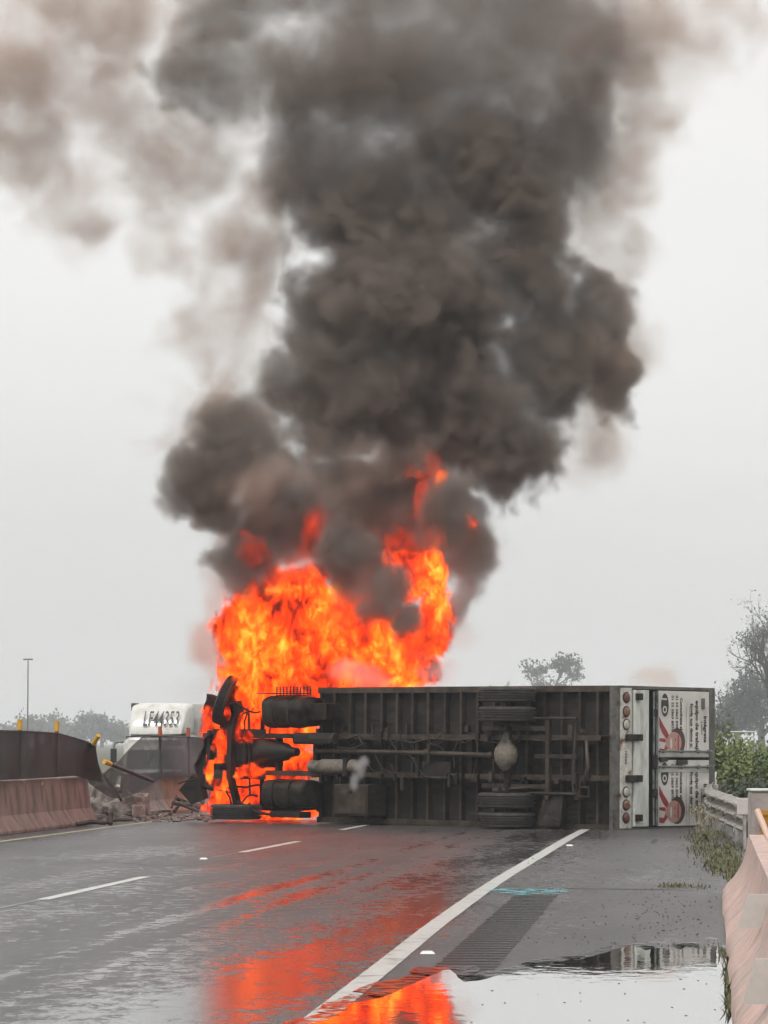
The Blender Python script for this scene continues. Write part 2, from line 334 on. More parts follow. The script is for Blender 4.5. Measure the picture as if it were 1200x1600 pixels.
Mdiff = mat('axle_casting', (.17, .145, .115), .7, var=.35, scale=5, col2=(.07, .058, .045), c2lo=.48, c2hi=.68, bump=.3)
Mtank = mat('tank_alloy', (0.0463, 0.0382, 0.0284), .42, .6, var=.4, scale=3, col2=(0.0163, 0.0126, 0.0092), c2lo=.42, c2hi=.62)
Mbox = mat('box_panel', (.5, .5, .47), .45, var=.15, scale=2, col2=(.30, .28, .25), c2lo=.5, c2hi=.75)
Mboxd = mat('box_frame', (.13, .125, .115), .5, .3, var=.3, scale=5, col2=(.06, .05, .04), c2lo=.5, c2hi=.7)
Mpale = mat('pale_door', (.60, .62, .57), .5, var=.15, scale=2.4, col2=(.34, .32, .27), c2lo=.5, c2hi=.72, stretch=(1, .6, 2))
Mlift = mat('rusty_white', (.52, .50, .45), .55, var=.25, scale=5, col2=(.16, .065, .03), c2lo=.56, c2hi=.68, bump=.2, detail=8)
Mgal = mat('rod_steel', (.17, .19, .175), .45, .5, var=.35, scale=7, col2=(.06, .055, .045), c2lo=.5, c2hi=.68)
Mred = mat('red_lens', (.13, .05, .042), .3, var=.2, scale=20); Mamb = mat('orange_lens', (.20, .10, .065), .3, var=.2, scale=20); Mwl = mat('white_lens', (.42, .41, .36), .25, var=.1, scale=20)
BL, BH, HW = 7.15, 2.95, 1.29
def T(name, mb, m, parent=None, **k): return mb.build(name, m, parent or truck, **k)
# cargo box: roof, side walls, front wall, floor
T('roof', MB().box(.04, BL, -HW, HW, BH - .05, BH, ch=.01), Mbox)
s = MB(); s.box(.04, BL, HW - .04, HW, .14, BH - .052)
for i in range(14): s.box(.3 + i * .5, .33 + i * .5, HW, HW + .006, .16, BH - .1)
T('side_wall', s, Mbox)
T('side_wall', MB().box(.04, BL, -HW, -HW + .04, .14, BH - .052), Mbox)
T('front_wall', MB().box(BL, BL + .05, -HW, HW, .0, BH, ch=.01), Mboxd)
s = MB(); s.box(.05, BL, -HW + .045, HW - .045, .06, .12)
T('floor', s, Mfl)
for sg in (1, -1):
    s = MB(); y0 = HW * sg; s.box(.0, BL + .02, min(y0, y0 - .035 * sg), max(y0, y0 - .035 * sg), -.06, .14); s.box(.0, BL + .02, min(y0, y0 - .11 * sg), max(y0, y0 - .11 * sg), -.075, -.06)
    T('side_rail', s, Mbr)
x = .32; i = 0; rnd = random.Random(5)
while x < BL - .1:
    s = MB(); s.box(x - .004, x + .004, -HW + .04, HW - .04, -.055, .058); s.box(x, x + .045 + .01 * rnd.random(), -HW + .04, HW - .04, -.065, -.055)
    T('crossmember', s, Mst if i % 2 else Mbr); x += .40 + rnd.uniform(-.015, .015); i += 1
# chassis rails (channels) with brackets
for sg in (1, -1):
    s = MB(); yc = .40 * sg
    s.box(-.0 + .05, 10.0, yc - .006, yc + .006, -.34, -.08); s.box(.05, 10.0, min(yc, yc - .09 * sg), max(yc, yc - .09 * sg), -.35, -.34); s.box(.05, 10.0, min(yc, yc - .09 * sg), max(yc, yc - .09 * sg), -.08, -.07)
    for k in range(9): s.box(.6 + k * .8, .72 + k * .8, yc + .008 * sg - .02, yc + .02 + .008 * sg, -.30, -.06)
    T('chassis_rail', s, Mbr)
for xx in (.5, 3.1, 4.4, 5.7, 7.0, 8.0, 9.6):
    s = MB(); s.box(xx, xx + .09, -.39, .39, -.28, -.16); T('chassis_crossmember', s, Mdk)
# drive line
dl = MB(); dl.tube([(2.55, .03, -.46), (4.05, .06, -.40)], .045, 14); dl.tube([(4.12, .06, -.40), (6.9, .08, -.36)], .045, 14)
dl.ell((4.08, .06, -.40), (.10, .085, .085)); dl.ell((2.5, .03, -.46), (.08, .07, .07)); dl.box(3.98, 4.03, -.12, .22, -.46, -.34)
T('drive_shaft', dl, Mbr, smooth=True)
ax = MB(); c = (2.01, .02, -.56)
prof = [(-.98, .055), (-.62, .058), (-.38, .07), (-.26, .11), (-.17, .17), (-.06, .205), (.05, .21), (.16, .18), (.27, .12), (.36, .075), (.60, .058), (.98, .055)]
ax.lathe(prof, c, (0, 1, 0), 28)
axle = T('rear_axle', ax, Mdk, smooth=True)
s = MB(); s.lathe([(-.30, .001), (-.29, .05), (-.22, .12), (-.1, .205), (.03, .225), (.14, .20), (.24, .13), (.33, .07), (.42, .05), (.43, .001)], (2.01, .02, -.60), (0, 1, 0), 28)
T('differential', s, Mdiff, parent=axle, smooth=True)
def tyre(rad=.53, wd=.27, grooves=4):
    h = wd / 2; pr = [(-h * .78, rad * .60), (-h, rad * .74), (-h * .98, rad * .90), (-h * .86, rad * .975)]
    for i in range(grooves + 1):
        a = -h * .80 + i * (h * 1.6 / (grooves + 1)); b_ = a + h * 1.6 / (grooves + 1); cr = lambda z: rad * (1 - .018 * (z / h) ** 2)
        pr += [(a + .012, cr(a)), (b_ - .010, cr(b_))]
        if i < grooves: pr += [(b_ - .008, rad - .045), (b_ + .010, rad - .045)]
    pr += [(h * .86, rad * .975), (h * .98, rad * .90), (h, rad * .74), (h * .78, rad * .60)]
    return pr
def wheel(c, axis, rad, wd, name='wheel', dish=1):
    w_ = empty(name); w_.parent = truck; w_.location = c
    q = MB(); q.lathe(tyre(rad, wd), (0, 0, 0), axis, 48); t_ = q.build('tyre', Mty, w_, smooth=True)
    q = MB(); r0 = rad * .61; q.lathe([(-wd * .36, r0), (-wd * .30, r0 * .93), (-wd * .1, r0 * .86), (wd * .02 * dish, r0 * .8), (wd * .10 * dish, r0 * .42), (wd * .3 * dish, r0 * .36), (wd * .32 * dish, .001)], (0, 0, 0), axis, 32); q.lathe([(wd * .36, r0), (wd * .30, r0 * .93), (wd * .1, r0 * .86), (wd * .0, r0 * .82)], (0, 0, 0), axis, 32)
    q.build('rim', Mst, w_, smooth=True); return w_
for yy in (1.125, .775, -.775, -1.125): wheel((2.01, yy, -.58), (0, 1, 0), .525, .275)
for sg in (1, -1):                      # leaf springs, shackles
    s = MB()
    for k in range(4):
        L_ = .75 - k * .14; s.sweep([[Vector((2.01 + u * L_, .52 * sg + dy, -.40 - .1 * (1 - u * u) * 1 - k * .018 + dz)) for dy, dz in ((-.04, 0), (.04, 0), (.04, .014), (-.04, .014))] for u in [j / 5 - 1 for j in range(11)]])
    T('leaf_spring', s, Mst)
    s = MB()
    for dx in (-.08, .08): s.tube([(2.01 + dx, .46 * sg, -.36), (2.01 + dx, .46 * sg, -.68), (2.01 + dx, .58 * sg, -.68), (2.01 + dx, .58 * sg, -.36)], .014, 6)
    T('axle_clamp', s, Mdk)
    s = MB(); s.tube([(2.15, .60 * sg, -.62), (1.25, .50 * sg, -.34)], .035, 10); s.tube([(2.15, .60 * sg, -.62), (2.3, .60 * sg, -.6)], .05, 10); T('shock_absorber', s, Mbr, smooth=True)
for yy in (.70, -.64): T('stabiliser_bar', MB().tube([(1.6, yy, -.46), (.55, yy, -.40)], .028, 8), Mst, smooth=True)
# rear frame cross pieces, pipes and tow loop seen behind the axle
s = MB(); s.box(1.16, 1.24, -.75, .72, -.44, -.34, ch=.01); T('hanger_beam', s, Mbr)
s = MB(); s.box(.55, 1.5, -.02, .06, -.42, -.37, ch=.008); T('brace', s, Mst)
s = MB(); s.tube([(.62, .62, -.33), (.62, -.35, -.42), (.60, -.62, -.4)], .032, 8); T('hydraulic_hose', s, Mst, smooth=True)
s = MB(); s.tube([(.40, .32, -.3), (.30, .15, -.42), (.26, -.15, -.44), (.34, -.38, -.42), (.42, -.48, -.34)], .035, 10); T('exhaust_pipe', s, Mbr, smooth=True)
s = MB(); s.tube([(.45, -.52, -.42), (.25, -.52, -.42), (.25, -.68, -.42), (.45, -.68, -.42), (.45, -.52, -.42)], .02, 6); s.box(.42, .46, -.55, .0 - .4, -.44, -.3); T('tow_loop', s, Mst)
s = MB(); s.box(.50, .60, -.75, -.45, -.4, -.3, ch=.01); T('bracket', s, Mst)
s = MB()
for k in range(6):                      # electrical harness and air lines clipped along the rails
    a = .9 + k * 1.05; s.tube([(a, .33, -.37), (a + .4, .30 - .05 * (k % 2), -.39), (a + 1.05, .33, -.37)], .012, 5)
s.tube([(3.3, .36, -.36), (3.45, .1, -.40), (3.4, -.2, -.42)], .012, 5); s.tube([(2.9, .36, -.36), (2.85, .0, -.42), (3.0, -.38, -.36)], .012, 5)
T('air_line', s, Mbr)
# mud flap
s = MB(); vs = []; W_, H_ = 7, 8
for j in range(H_):
    for i in range(W_):
        u, v_ = i / (W_ - 1), j / (H_ - 1); vs.append((1.34 - .44 * u + .05 * v_ * (1 - u), -.70 - .52 * v_ * (1 - .0 * u), -.36 - .14 * math.sin(1.4 * v_) * (1 - u * .6) + .02 * math.sin(7 * u + 3 * v_)))
s.add(vs, [(j * W_ + i, j * W_ + i + 1, (j + 1) * W_ + i + 1, (j + 1) * W_ + i) for j in range(H_ - 1) for i in range(W_ - 1)])
fl = T('mud_flap', s, Mdk); mdf = fl.modifiers.new('thick', 'SOLIDIFY'); mdf.thickness = .012
rnd = random.Random(31)
for i in range(34):                     # brackets, clips and cables along the rails
    x_ = rnd.uniform(.3, 7.0); sg = rnd.choice((1, -1)); y_ = sg * rnd.uniform(.34, .52); w_, h_ = rnd.uniform(.02, .09), rnd.uniform(.03, .12)
    T('clip', MB().box(x_, x_ + w_, y_ - h_, y_ + h_, -.40 - rnd.uniform(0, .05), -.34, ch=.004), rnd.choice((Mdk, Mst, Mbr)))
for i in range(14):
    x_ = rnd.uniform(2.6, 6.5); y_ = rnd.uniform(-.35, .35); p0_ = Vector((x_, y_, -.36)); p1_ = Vector((x_ + rnd.uniform(-.9, .9), rnd.choice((-.4, .4)), -.36)); q_ = MB(); q_.tube([p0_.lerp(p1_, u / 6) + Vector((0, .05 * math.sin(u * 1.3 + i), -.07 * math.sin(u / 6 * 3.14))) for u in range(7)], rnd.uniform(.007, .014), 5); T('cable', q_, rnd.choice((Mdk, Mst)), smooth=True)
for i in range(5):                      # planks and stiffeners between the crossmembers
    x_ = (.8, 1.6, 3.6, 4.8, 6.0)[i]; T('stiffener', MB().box(x_, x_ + .30, -.02 + rnd.uniform(-.9, .9), .03 + rnd.uniform(.4, .6), -.05, -.02), Mst) if 0 else None
T('spare_bracket', MB().box(3.55, 4.25, -.36, -.1, -.36, -.14, ch=.01).box(4.3, 4.36, -.38, -.1, -.40, -.2), Mdk)
# boxes and tanks hung from the rails
def rbox(name, x0, x1, y0, y1, z0, z1, m, ch=.03, **k): return T(name, MB().box(x0, x1, y0, y1, z0, z1, ch=ch), m, **k)
tb = rbox('tool_box', 5.36, 6.22, -1.13, -.54, -.62, -.12, Mst, .02); MB().box(5.40, 6.18, -1.09, -.58, -.632, -.62, ch=.004).build('lid', Mbr, tb); MB().box(5.75, 5.85, -.70, -.66, -.66, -.632).build('handle', Mdk, tb)
rbox('battery_box', 6.55, 7.0, .66, .98, -.50, -.10, Mtank, .02)
s = MB(); s.lathe([(-.62, .001), (-.60, .10), (-.55, .145), (.30, .145), (.36, .12), (.60, .12), (.64, .06), (.65, .001)], (6.4, -.22, -.42), (1, 0, 0), 24); T('air_tank', s, Mdiff, smooth=True)
s = MB(); s.box(5.95, 6.05, -.38, -.05, -.58, -.3, ch=.01); T('tank_strap', s, Mdk)
rbox('compressor', 6.35, 7.35, .20, .42, -.60, -.3, Mdk, .05)
s = MB(); s.tube([(6.3, .31, -.5), (6.9, .31, -.52)], .10, 16); T('air_dryer', s, Mst, smooth=True)
s = MB(); s.tube([(6.2, .36, -.45), (6.0, .30, -.5), (5.8, .38, -.42), (5.7, .2, -.4)], .03, 8); s.tube([(6.3, .15, -.45), (5.9, .12, -.48), (5.65, .22, -.38)], .02, 8); T('hose', s, Mdk, smooth=True)
for sg, y0, y1 in ((1, .52, 1.13), (-1, -1.02, -.48)):
    yc, ry = (y0 + y1) / 2, (y1 - y0) / 2; s = MB(); secs = []
    for xx, sc in ((6.95, .80), (6.99, .97), (7.05, 1), (7.95, 1), (8.02, .97), (8.06, .8)):
        ring = []
        for k in range(28):
            q = 2 * math.pi * k / 28; cx_, cy_ = math.cos(q), math.sin(q); ring.append(Vector((xx, yc + ry * sc * math.copysign(abs(cx_) ** .6, cx_), -.42 + .32 * sc * math.copysign(abs(cy_) ** .6, cy_))))
        secs.append(ring)
    secs = [[v + Vector((0, .035 * noise.noise(v * 3.1 + Vector((0, sg * 4, 0))), .05 * noise.noise(v * 2.7))) for v in ring] for xa, xb in zip(range(6), range(6)) for ring in [secs[xa]]]
    s.sweep(secs); tk = T('fuel_tank', s, Mtank, smooth=True)
    for xx in (7.30, 7.72):
        q = MB(); secs = []
        for dx in (0, .07):
            secs.append([Vector((xx + dx, yc + ry * 1.045 * math.copysign(abs(math.cos(a)) ** .6, math.cos(a)), -.42 + .34 * math.copysign(abs(math.sin(a)) ** .6, math.sin(a)))) for a in (2 * math.pi * k / 28 for k in range(28))])
        q.sweep(secs); q.build('strap', Mdk, tk)
s = MB()                                 # expanded-metal step on the upper tank
for k in range(21): s.box(7.2 + k * .045, 7.215 + k * .045, 1.16, 1.175, -.78, -.22)
for k in range(5): s.box(7.2, 8.13, 1.16, 1.176, -.78 + k * .135, -.765 + k * .135)
for k in range(11): s.box(7.2 + k * .09, 7.22 + k * .09, 1.13, 1.30, -.24, -.225)
for k in range(5): s.box(7.2, 8.13, 1.13 + k * .04, 1.145 + k * .04, -.243, -.222)
T('step', s, Mdk)
T('step', MB().box(7.1, 7.9, -1.2, -1.08, -.62, -.3, ch=.02), Mdk)
# cab chassis in the fire: gearbox, engine, front axle, wheels, bumper, wrecked cab shell
s = MB(); s.lathe([(-.55, .001), (-.54, .08), (-.35, .10), (-.25, .17), (.15, .21), (.3, .26), (.42, .26), (.44, .001)], (8.0, .05, -.32), (1, 0, 0), 20); T('gearbox', s, Mdk, smooth=True)
s = MB(); s.box(8.45, 9.55, -.26, .30, -.45, .35, ch=.05); s.box(8.6, 9.4, -.18, .22, -.60, -.45, ch=.05); T('engine', s, Mdk)
s = MB(); s.sweep([[Vector((8.88 + dx, y_, z_ + dz)) for dx, dz in ((-.06, -.06), (.06, -.06), (.06, .06), (-.06, .06))] for y_, z_ in ((-.98, -.5), (-.85, -.55), (-.5, -.68), (0, -.70), (.5, -.68), (.85, -.55), (.98, -.5))]); T('front_axle', s, Mdk)
s = MB(); s.tube([(8.88, -.9, -.55), (8.2, -1.12, -.6), (7.6, -1.18, -.55)], .03, 8); s.tube([(8.6, .8, -.5), (8.5, -.8, -.55)], .022, 8); T('tie_rod', s, Mdk, smooth=True)
wheel((8.86, -1.115, -.56), (0, 1, 0), .50, .29)
wheel((9.10, 1.04, -.62), (.80, .34, -.50), .50, .21)
s = MB(); s.tube([(8.88, .80, -.52), (8.9, 1.0, -.58)], .13, 14); T('wheel_hub', s, Mdk, smooth=True)
Mchar = mat('charred_shell', (.014, .011, .010), .85, var=.5, scale=4, bump=.6, col2=(.05, .02, .012), c2lo=.55, c2hi=.72)
def shell(name, rows, m=Mchar, th=.02):
    s = MB(); n_ = len(rows[0]); vs = [Vector(p) + Vector((noise.noise(Vector(p) * 3), noise.noise(Vector(p) * 3 + Vector((5, 0, 0))), noise.noise(Vector(p) * 3 + Vector((0, 7, 0))))) * .10 + Vector((noise.noise(Vector(p) * 9), 0, noise.noise(Vector(p) * 8))) * .07 for r_ in rows for p in r_]
    s.add(vs, [(j * n_ + i, j * n_ + i + 1, (j + 1) * n_ + i + 1, (j + 1) * n_ + i) for j in range(len(rows) - 1) for i in range(n_ - 1)])
    o = T(name, s, m, smooth=True); md = o.modifiers.new('thick', 'SOLIDIFY'); md.thickness = th; return o
# wings arch over the wheels, bonnet front folded down, bumper
def arch(yc, wid, r0, a0, a1, zc=-.5, xc=9.1):
    return [[(xc + r0 * math.cos(a0 + (a1 - a0) * i / 9), yc + wid * (j / 4 - .5) , zc + .1 + r0 * math.sin(a0 + (a1 - a0) * i / 9)) for i in range(10)] for j in range(5)]
shell('wing', arch(.98, .30, .56, R(-5), R(88), xc=9.3))
shell('wing', arch(-1.08, .24, .60, R(10), R(58)))
s = MB()
for j in range(6): pass
shell('bumper', [[(10.0 + .10 * math.sin(math.pi * (j / 5)) - .35 * (abs(i / 11 * 2 - 1) ** 3), -.75 + 1.15 * i / 11, -.45 + .20 * j / 5) for i in range(12)] for j in range(6)])
0 and shell('bonnet', [[(9.95 - .05 * j - .25 * (abs(i / 9 * 2 - 1) ** 3), -.95 + 1.9 * i / 9, -.1 + .16 * j) for i in range(10)] for j in range(3)])
0 and shell('cab_floor', [[(7.4 + .35 * i, -1.05 + 2.1 * j / 7, .25 + .12 * math.sin(i * .9)) for i in range(5)] for j in range(8)])
s = MB()
for sg in (1, -1): s.tube([(9.0, 1.05 * sg, .3), (8.7, 1.08 * sg, .9), (8.2, 1.0 * sg, 1.55), (7.4, 1.0 * sg, 1.65)], .05, 8); s.tube([(7.5, 1.05 * sg, .3), (7.4, 1.0 * sg, 1.65)], .05, 8)
for xx, zz in ((9.0, .3), (8.2, 1.55), (7.4, 1.65)): s.tube([(xx, -1.02, zz), (xx, 1.02, zz)], .045, 8)
T('cab_frame', s, Mchar)
s = MB()                                 # torn sheet hanging at the nose
s.prism([(10.15, -.42, -.5), (10.45, -.72, -.55), (10.2, -1.0, -.45), (9.9, -.9, -.4), (10.0, -.5, -.45)], (.02, .03, .15)); T('torn_panel', s, Mdk)
rnd = random.Random(77)
for i in range(16):
    x0, y0 = rnd.uniform(8.4, 9.9), rnd.uniform(-.95, .95); p = Vector((x0, y0, rnd.uniform(-.55, -.1))); q = MB(); pts = [p]
    d = Vector((rnd.uniform(-1, 1), rnd.uniform(-1, 1), rnd.uniform(-.3, .3))).normalized()
    for j in range(5): d = (d + Vector((rnd.uniform(-1, 1), rnd.uniform(-1, 1), rnd.uniform(-.5, .5))) * .5).normalized(); pts.append(pts[-1] + d * rnd.uniform(.08, .2))
    q.tube(pts, rnd.uniform(.010, .024), 6); T('burnt_hose', q, Mchar, smooth=True)
for sg in (1, -1):
    for k_ in range(3):
        q = MB(); q.sweep([[Vector((8.88 + u * (.72 - k_ * .15), .44 * sg + dy, -.48 - .1 * (1 - u * u) - k_ * .02 + dz)) for dy, dz in ((-.045, 0), (.045, 0), (.045, .016), (-.045, .016))] for u in [j / 5 - 1 for j in range(11)]]); T('front_spring', q, Mchar)
q = MB(); q.lathe([(0, .001), (0, .2), (.02, .21), (.03, .17), (.05, .06), (.05, .001)], (9.6, .05, -.2), (1, 0, 0), 20)
for k_ in range(7): a_ = k_ * .8976; q.box(-.03, .03, .05, .26, -.004, .004, M=Matrix.Translation((9.68, .05, -.2)) @ Matrix.Rotation(a_, 4, 'X') @ Matrix.Rotation(.5, 4, 'Y'))
T('fan', q, Mchar)
T('radiator', MB().box(9.74, 9.82, -.38, .46, -.42, .30, ch=.01), Mchar)
T('steering_box', MB().box(9.1, 9.4, .46, .66, -.5, -.2, ch=.03), Mchar)
# ---- rear end
bpz = MB().box(-.03, .03, -1.25, 1.25, .13, .46, ch=.008); bar = T('light_bar', bpz, Mlift)
for y_, m_ in ((1.08, Mred), (.83, Mamb), (.60, Mwl), (-.60, Mwl), (-.83, Mamb), (-1.06, Mred)):
    q = MB(); q.lathe([(0, .082), (.02, .08), (.03, .07), (.034, .04), (.035, .001)], (-.03, y_, .285), (-1, 0, 0), 24); l_ = q.build('tail_light', m_, bar, smooth=True)
    q = MB(); q.lathe([(0, .10), (.012, .10), (.014, .084), (.0, .083)], (-.03, y_, .285), (-1, 0, 0), 24); q.build('bezel', Mdk, l_)
T('rear_frame', MB().box(-.02, .06, -HW, HW, -.08, .12, ch=.01).box(-.02, .06, HW - .05, HW + .004, .12, BH).box(-.02, .06, -HW - .004, -HW + .05, .12, BH).box(-.02, .06, -HW + .05, HW - .05, BH - .17, BH + .004), Mboxd)
T('lift_gate', MB().box(-.05, .0, -1.22, 1.22, .50, .93, ch=.008).box(-.06, -.05, -1.2, 1.2, .50, .56), Mpale)
for y_ in (1.10, .37, -.36, -1.06):
    big = abs(y_) < .5; q = MB(); q.box(-.13, -.03, y_ - .06, y_ + .06, .52, .66, ch=.01)
    if big: q.box(-.11, -.035, y_ - .06, y_ + .06, .26, .52, ch=.01)
    q.box(-.135, -.12, y_ - .035, y_ + .035, .55, .63); T('hinge', q, Mdk)
for z_, r_ in ((1.02, .022), (1.11, .028)):
    q = MB(); q.tube([(-.09, -1.2, z_), (-.09 + .02, -.3, z_ + .015), (-.10, .4, z_ - .01), (-.09, 1.2, z_)], r_, 10); T('torsion_rod', q, Mgal, smooth=True)
for y_ in (.82, .0, -.12, -.62):
    q = MB(); q.lathe([(-.07, .03), (-.06, .055), (.06, .055), (.07, .03)], (-.09, y_, 1.05), (0, 1, 0), 14); T('rod_clamp', q, Mdk, smooth=True)
T('sill', MB().box(-.04, .02, -1.22, 1.22, 1.16, 1.22, ch=.008), Mdk)
Mad = mat('advert_vinyl', (.62, .59, .55), .35, var=.08, scale=2, col2=(.42, .40, .37), c2lo=.5, c2hi=.8)
doors = []
for (ya, yb) in ((.02, 1.22), (-1.22, -.03)):
    d_ = T('rear_door', MB().box(-.03, .02, ya, yb, 1.23, 2.76, ch=.006), Mad)
    doors.append(d_)
for y_, yr in ((.085, .13), (-.20, -.15)):
    q = MB(); q.box(-.045, -.031, y_ - .05, y_ + .05, 1.25, 2.74, ch=.003); T('door_trim', q, Mbox)
    q = MB(); q.tube([(-.07, yr, 1.22), (-.07, yr, 2.8)], .017, 8)
    for zz in (1.35, 1.9, 2.4, 2.7): q.box(-.09, -.04, yr - .03, yr + .03, zz - .03, zz + .03, ch=.006)
    T('lock_rod', q, Mgal, smooth=True)
for z0_, z1_, y_ in ((1.24, 1.45, -.02), (1.75, 2.05, -.07)): T('door_latch', MB().box(-.085, -.045, y_ - .04, y_ + .04, z0_, z1_, ch=.01), Mst)
for yy in (1.0, -1.05): T('door_hinge', MB().box(-.06, -.03, yy - .1, yy + .1, 2.52, 2.60, ch=.008), Mboxd)
# printed advert on each door: flat ink in the door's own plane
Mink = mat('dark_ink', (.035, .032, .03), .5); Mredk = mat('red_ink', (.30, .03, .035), .45, var=.1); Mskin = mat('pink_ink', (.42, .24, .20), .5, var=.15, scale=12); Mwht = mat('white_ink', (.58, .55, .50), .5); Mhair = mat('brown_ink', (.07, .035, .03), .5)
def AD(y, z, h=0): return (-.0315 - h, y, z)
def text(body, y, z, size, m, parent, bold=0.0, h=.001, sx=1.0, shear=0.0, name='lettering', M=None):
    cu = bpy.data.curves.new('t', 'FONT'); cu.body = body; cu.size = size; cu.offset = bold; cu.shear = shear; cu.resolution_u = 2
    o = bpy.data.objects.new('t', cu); C.objects.link(o); dg = bpy.context.evaluated_depsgraph_get(); dg.update()
    me = bpy.data.meshes.new_from_object(o.evaluated_get(dg)); C.objects.unlink(o); bpy.data.objects.remove(o)
    M = M or Matrix(((0, 0, -1, -.0315 - h), (-1, 0, 0, y), (0, 1, 0, z), (0, 0, 0, 1)))
    me.transform(M @ Matrix.Diagonal((sx, 1, 1, 1))); me.materials.clear(); me.materials.append(m); me.name = name
    r = bpy.data.objects.new(name, me); C.objects.link(r); r.parent = parent; return r
def flat(name, poly, m, parent, h): return MB().add([AD(y, z, h) for y, z in poly], [tuple(range(len(poly)))]).build(name, m, parent)
def oval(y, z, ry, rz, n=28, rot=0): return [(y + ry * math.cos(q) * math.cos(rot) - rz * math.sin(q) * math.sin(rot), z + ry * math.cos(q) * math.sin(rot) + rz * math.sin(q) * math.cos(rot)) for q in (2 * math.pi * i / n for i in range(n))]
for d_, y0, lo in ((doors[0], 1.20, .15), (doors[1], -.04, -1.20)):
    txt = [('Int\u00e9grate', y0 - .42, 2.60, .135, .006), ('a nuestro', y0 - .52, 2.52, .065, .002), ('equipo de trabajo', y0 - .14, 2.35, .135, .006), ('Env\u00eda tus datos a:', y0 - .20, 2.19, .115, .005),
           ('Comun\u00edcate al:', y0 - .10, 1.88, .10, .005), ('01 55 5862 8982', y0 - .06, 1.75, .095, .003), ('01 55 5869 8970', y0 - .06, 1.62, .095, .003)]
    for b_, y, z, sz, bo in txt:
        text(b_, y, z, sz, Mink, d_, bo)
    for k, zz in enumerate((2.155, 2.06)): flat('underline', [(y0 - .26, zz), (y0 - 1.12, zz), (y0 - 1.12, zz + .008), (y0 - .26, zz + .008)], Mink, d_, .0008)
    flat('logo_oval', oval(y0 - .24, 1.42, .21, .115), Mink, d_, .0008); text('J', y0 - .11, 1.36, .17, Mwht, d_, .006, .0016); text('O', y0 - .25, 1.36, .17, Mwht, d_, .006, .0016)
    yf = y0 - .86                       # smiling woman with a red ribbon, in flat inks, lying with the door
    flat('ribbon', [(yf + .42, 1.25), (yf + .28, 1.36), (yf + .12, 1.52), (yf + .02, 1.58), (yf + .0, 1.48), (yf + .10, 1.36), (yf + .24, 1.26)], Mredk, d_, .0008)
    flat('portrait_hair', oval(yf - .04, 1.79, .25, .24), Mhair, d_, .0010)
    flat('portrait_blouse', [(yf + .02, 1.26), (yf - .26, 1.26), (yf - .27, 1.40), (yf - .16, 1.52), (yf - .04, 1.50), (yf + .02, 1.42)], Mredk, d_, .0012)
    flat('portrait_collar', [(yf - .03, 1.26), (yf - .16, 1.26), (yf - .17, 1.40), (yf - .06, 1.45)], Mwht, d_, .0016)
    flat('portrait_face', oval(yf - .06, 1.70, .20, .22), Mskin, d_, .0014)
    flat('portrait_neck', oval(yf - .07, 1.50, .07, .07), Mskin, d_, .0015)
    flat('portrait_smile', oval(yf - .07, 1.61, .10, .03), Mwht, d_, .0018)
    for e_ in (-.0, -.14): flat('portrait_eye', oval(yf + e_, 1.73, .026, .012), Mhair, d_, .0018)
    flat('portrait_band', [(yf + .08, 1.84), (yf - .20, 1.84), (yf - .19, 1.80), (yf + .07, 1.80)], Mredk, d_, .002)
text('1E560', .14, .25, .10, Mst, bar, .002, .001)
# ------------------------------------------------------------------ median barrier, screens and debris on the left
def mline(k0): return 12.336 / (.106 - k0)
Mcon = mat('stained_concrete', (.29, .185, .16), .75, var=.22, scale=1.8, col2=(.15, .10, .085), c2lo=.42, c2hi=.66, bump=.6, bscale=6, detail=8, stretch=(1.6, 1.6, .9))
Mcon2 = mat('paler_concrete', (.27, .20, .175), .8, var=.25, scale=2.4, col2=(.15, .12, .10), c2lo=.45, c2hi=.7, bump=.6, bscale=14)
Mconr = mat('fire_glow_concrete', (.34, .13, .075), .75, var=.25, scale=2, col2=(.2, .09, .06), c2lo=.5, c2hi=.7, bump=.5)  # orange glow of the fire put into the concrete colour
JP = [(0, 0), (0, .06), (.16, .31), (.23, .86), (.245, .90), (.385, .90), (.40, .86), (.47, .31), (.63, .06), (.63, 0)]
def jersey(name, p0, p1, m, side=-1, z0=0.0, H=1.0, prof=JP, **k):   # foot nearest the road runs p0 -> p1
    p0, p1 = Vector((*p0, z0)), Vector((*p1, z0)); t = (p1 - p0); L_ = t.length; t.normalize(); nrm = Vector((-t.y, t.x, 0)) * (1 if side < 0 else -1)
    s = MB(); secs = []; n_ = 12
    for i in range(n_ + 1):
        u = i / n_; g_ = .012 if i in (0, n_) else 0
        secs.append([Vector((0, 0, 0)) + t * (L_ * u) + nrm * (o_ + (.008 * noise.noise(Vector((u * 9, o_ * 8, z_ * 5 + p0.y))))) + Vector((0, 0, z_ * H - g_ * (z_ > .5) + .006 * noise.noise(Vector((u * 11, 3 + o_ * 4, p0.x))))) for o_, z_ in prof])
    s.sweep(secs)
    o = s.build(name, m, smooth=False, **k); o.location = p0; md = o.modifiers.new('bev', 'BEVEL'); md.width = .012; md.segments = 2; md.limit_method = 'ANGLE'; md.angle_limit = R(25); return o
def mp_(d): return (-12.336 + .106 * d, d)
BG = 'concrete barrier blocks along the median'
cuts = [47.2, 50.2, 53.25, 56.3, 59.3, 62.3, 65.0]
lb = ['brown concrete barrier block at the left edge of the picture, nearest the camera', 'brown concrete barrier block second from the left edge, under the dark screen', 'brown concrete barrier block below the first yellow topped post', 'brown concrete barrier block carrying a small yellow patch', 'brown concrete barrier block last before the gap, under the leaning post']
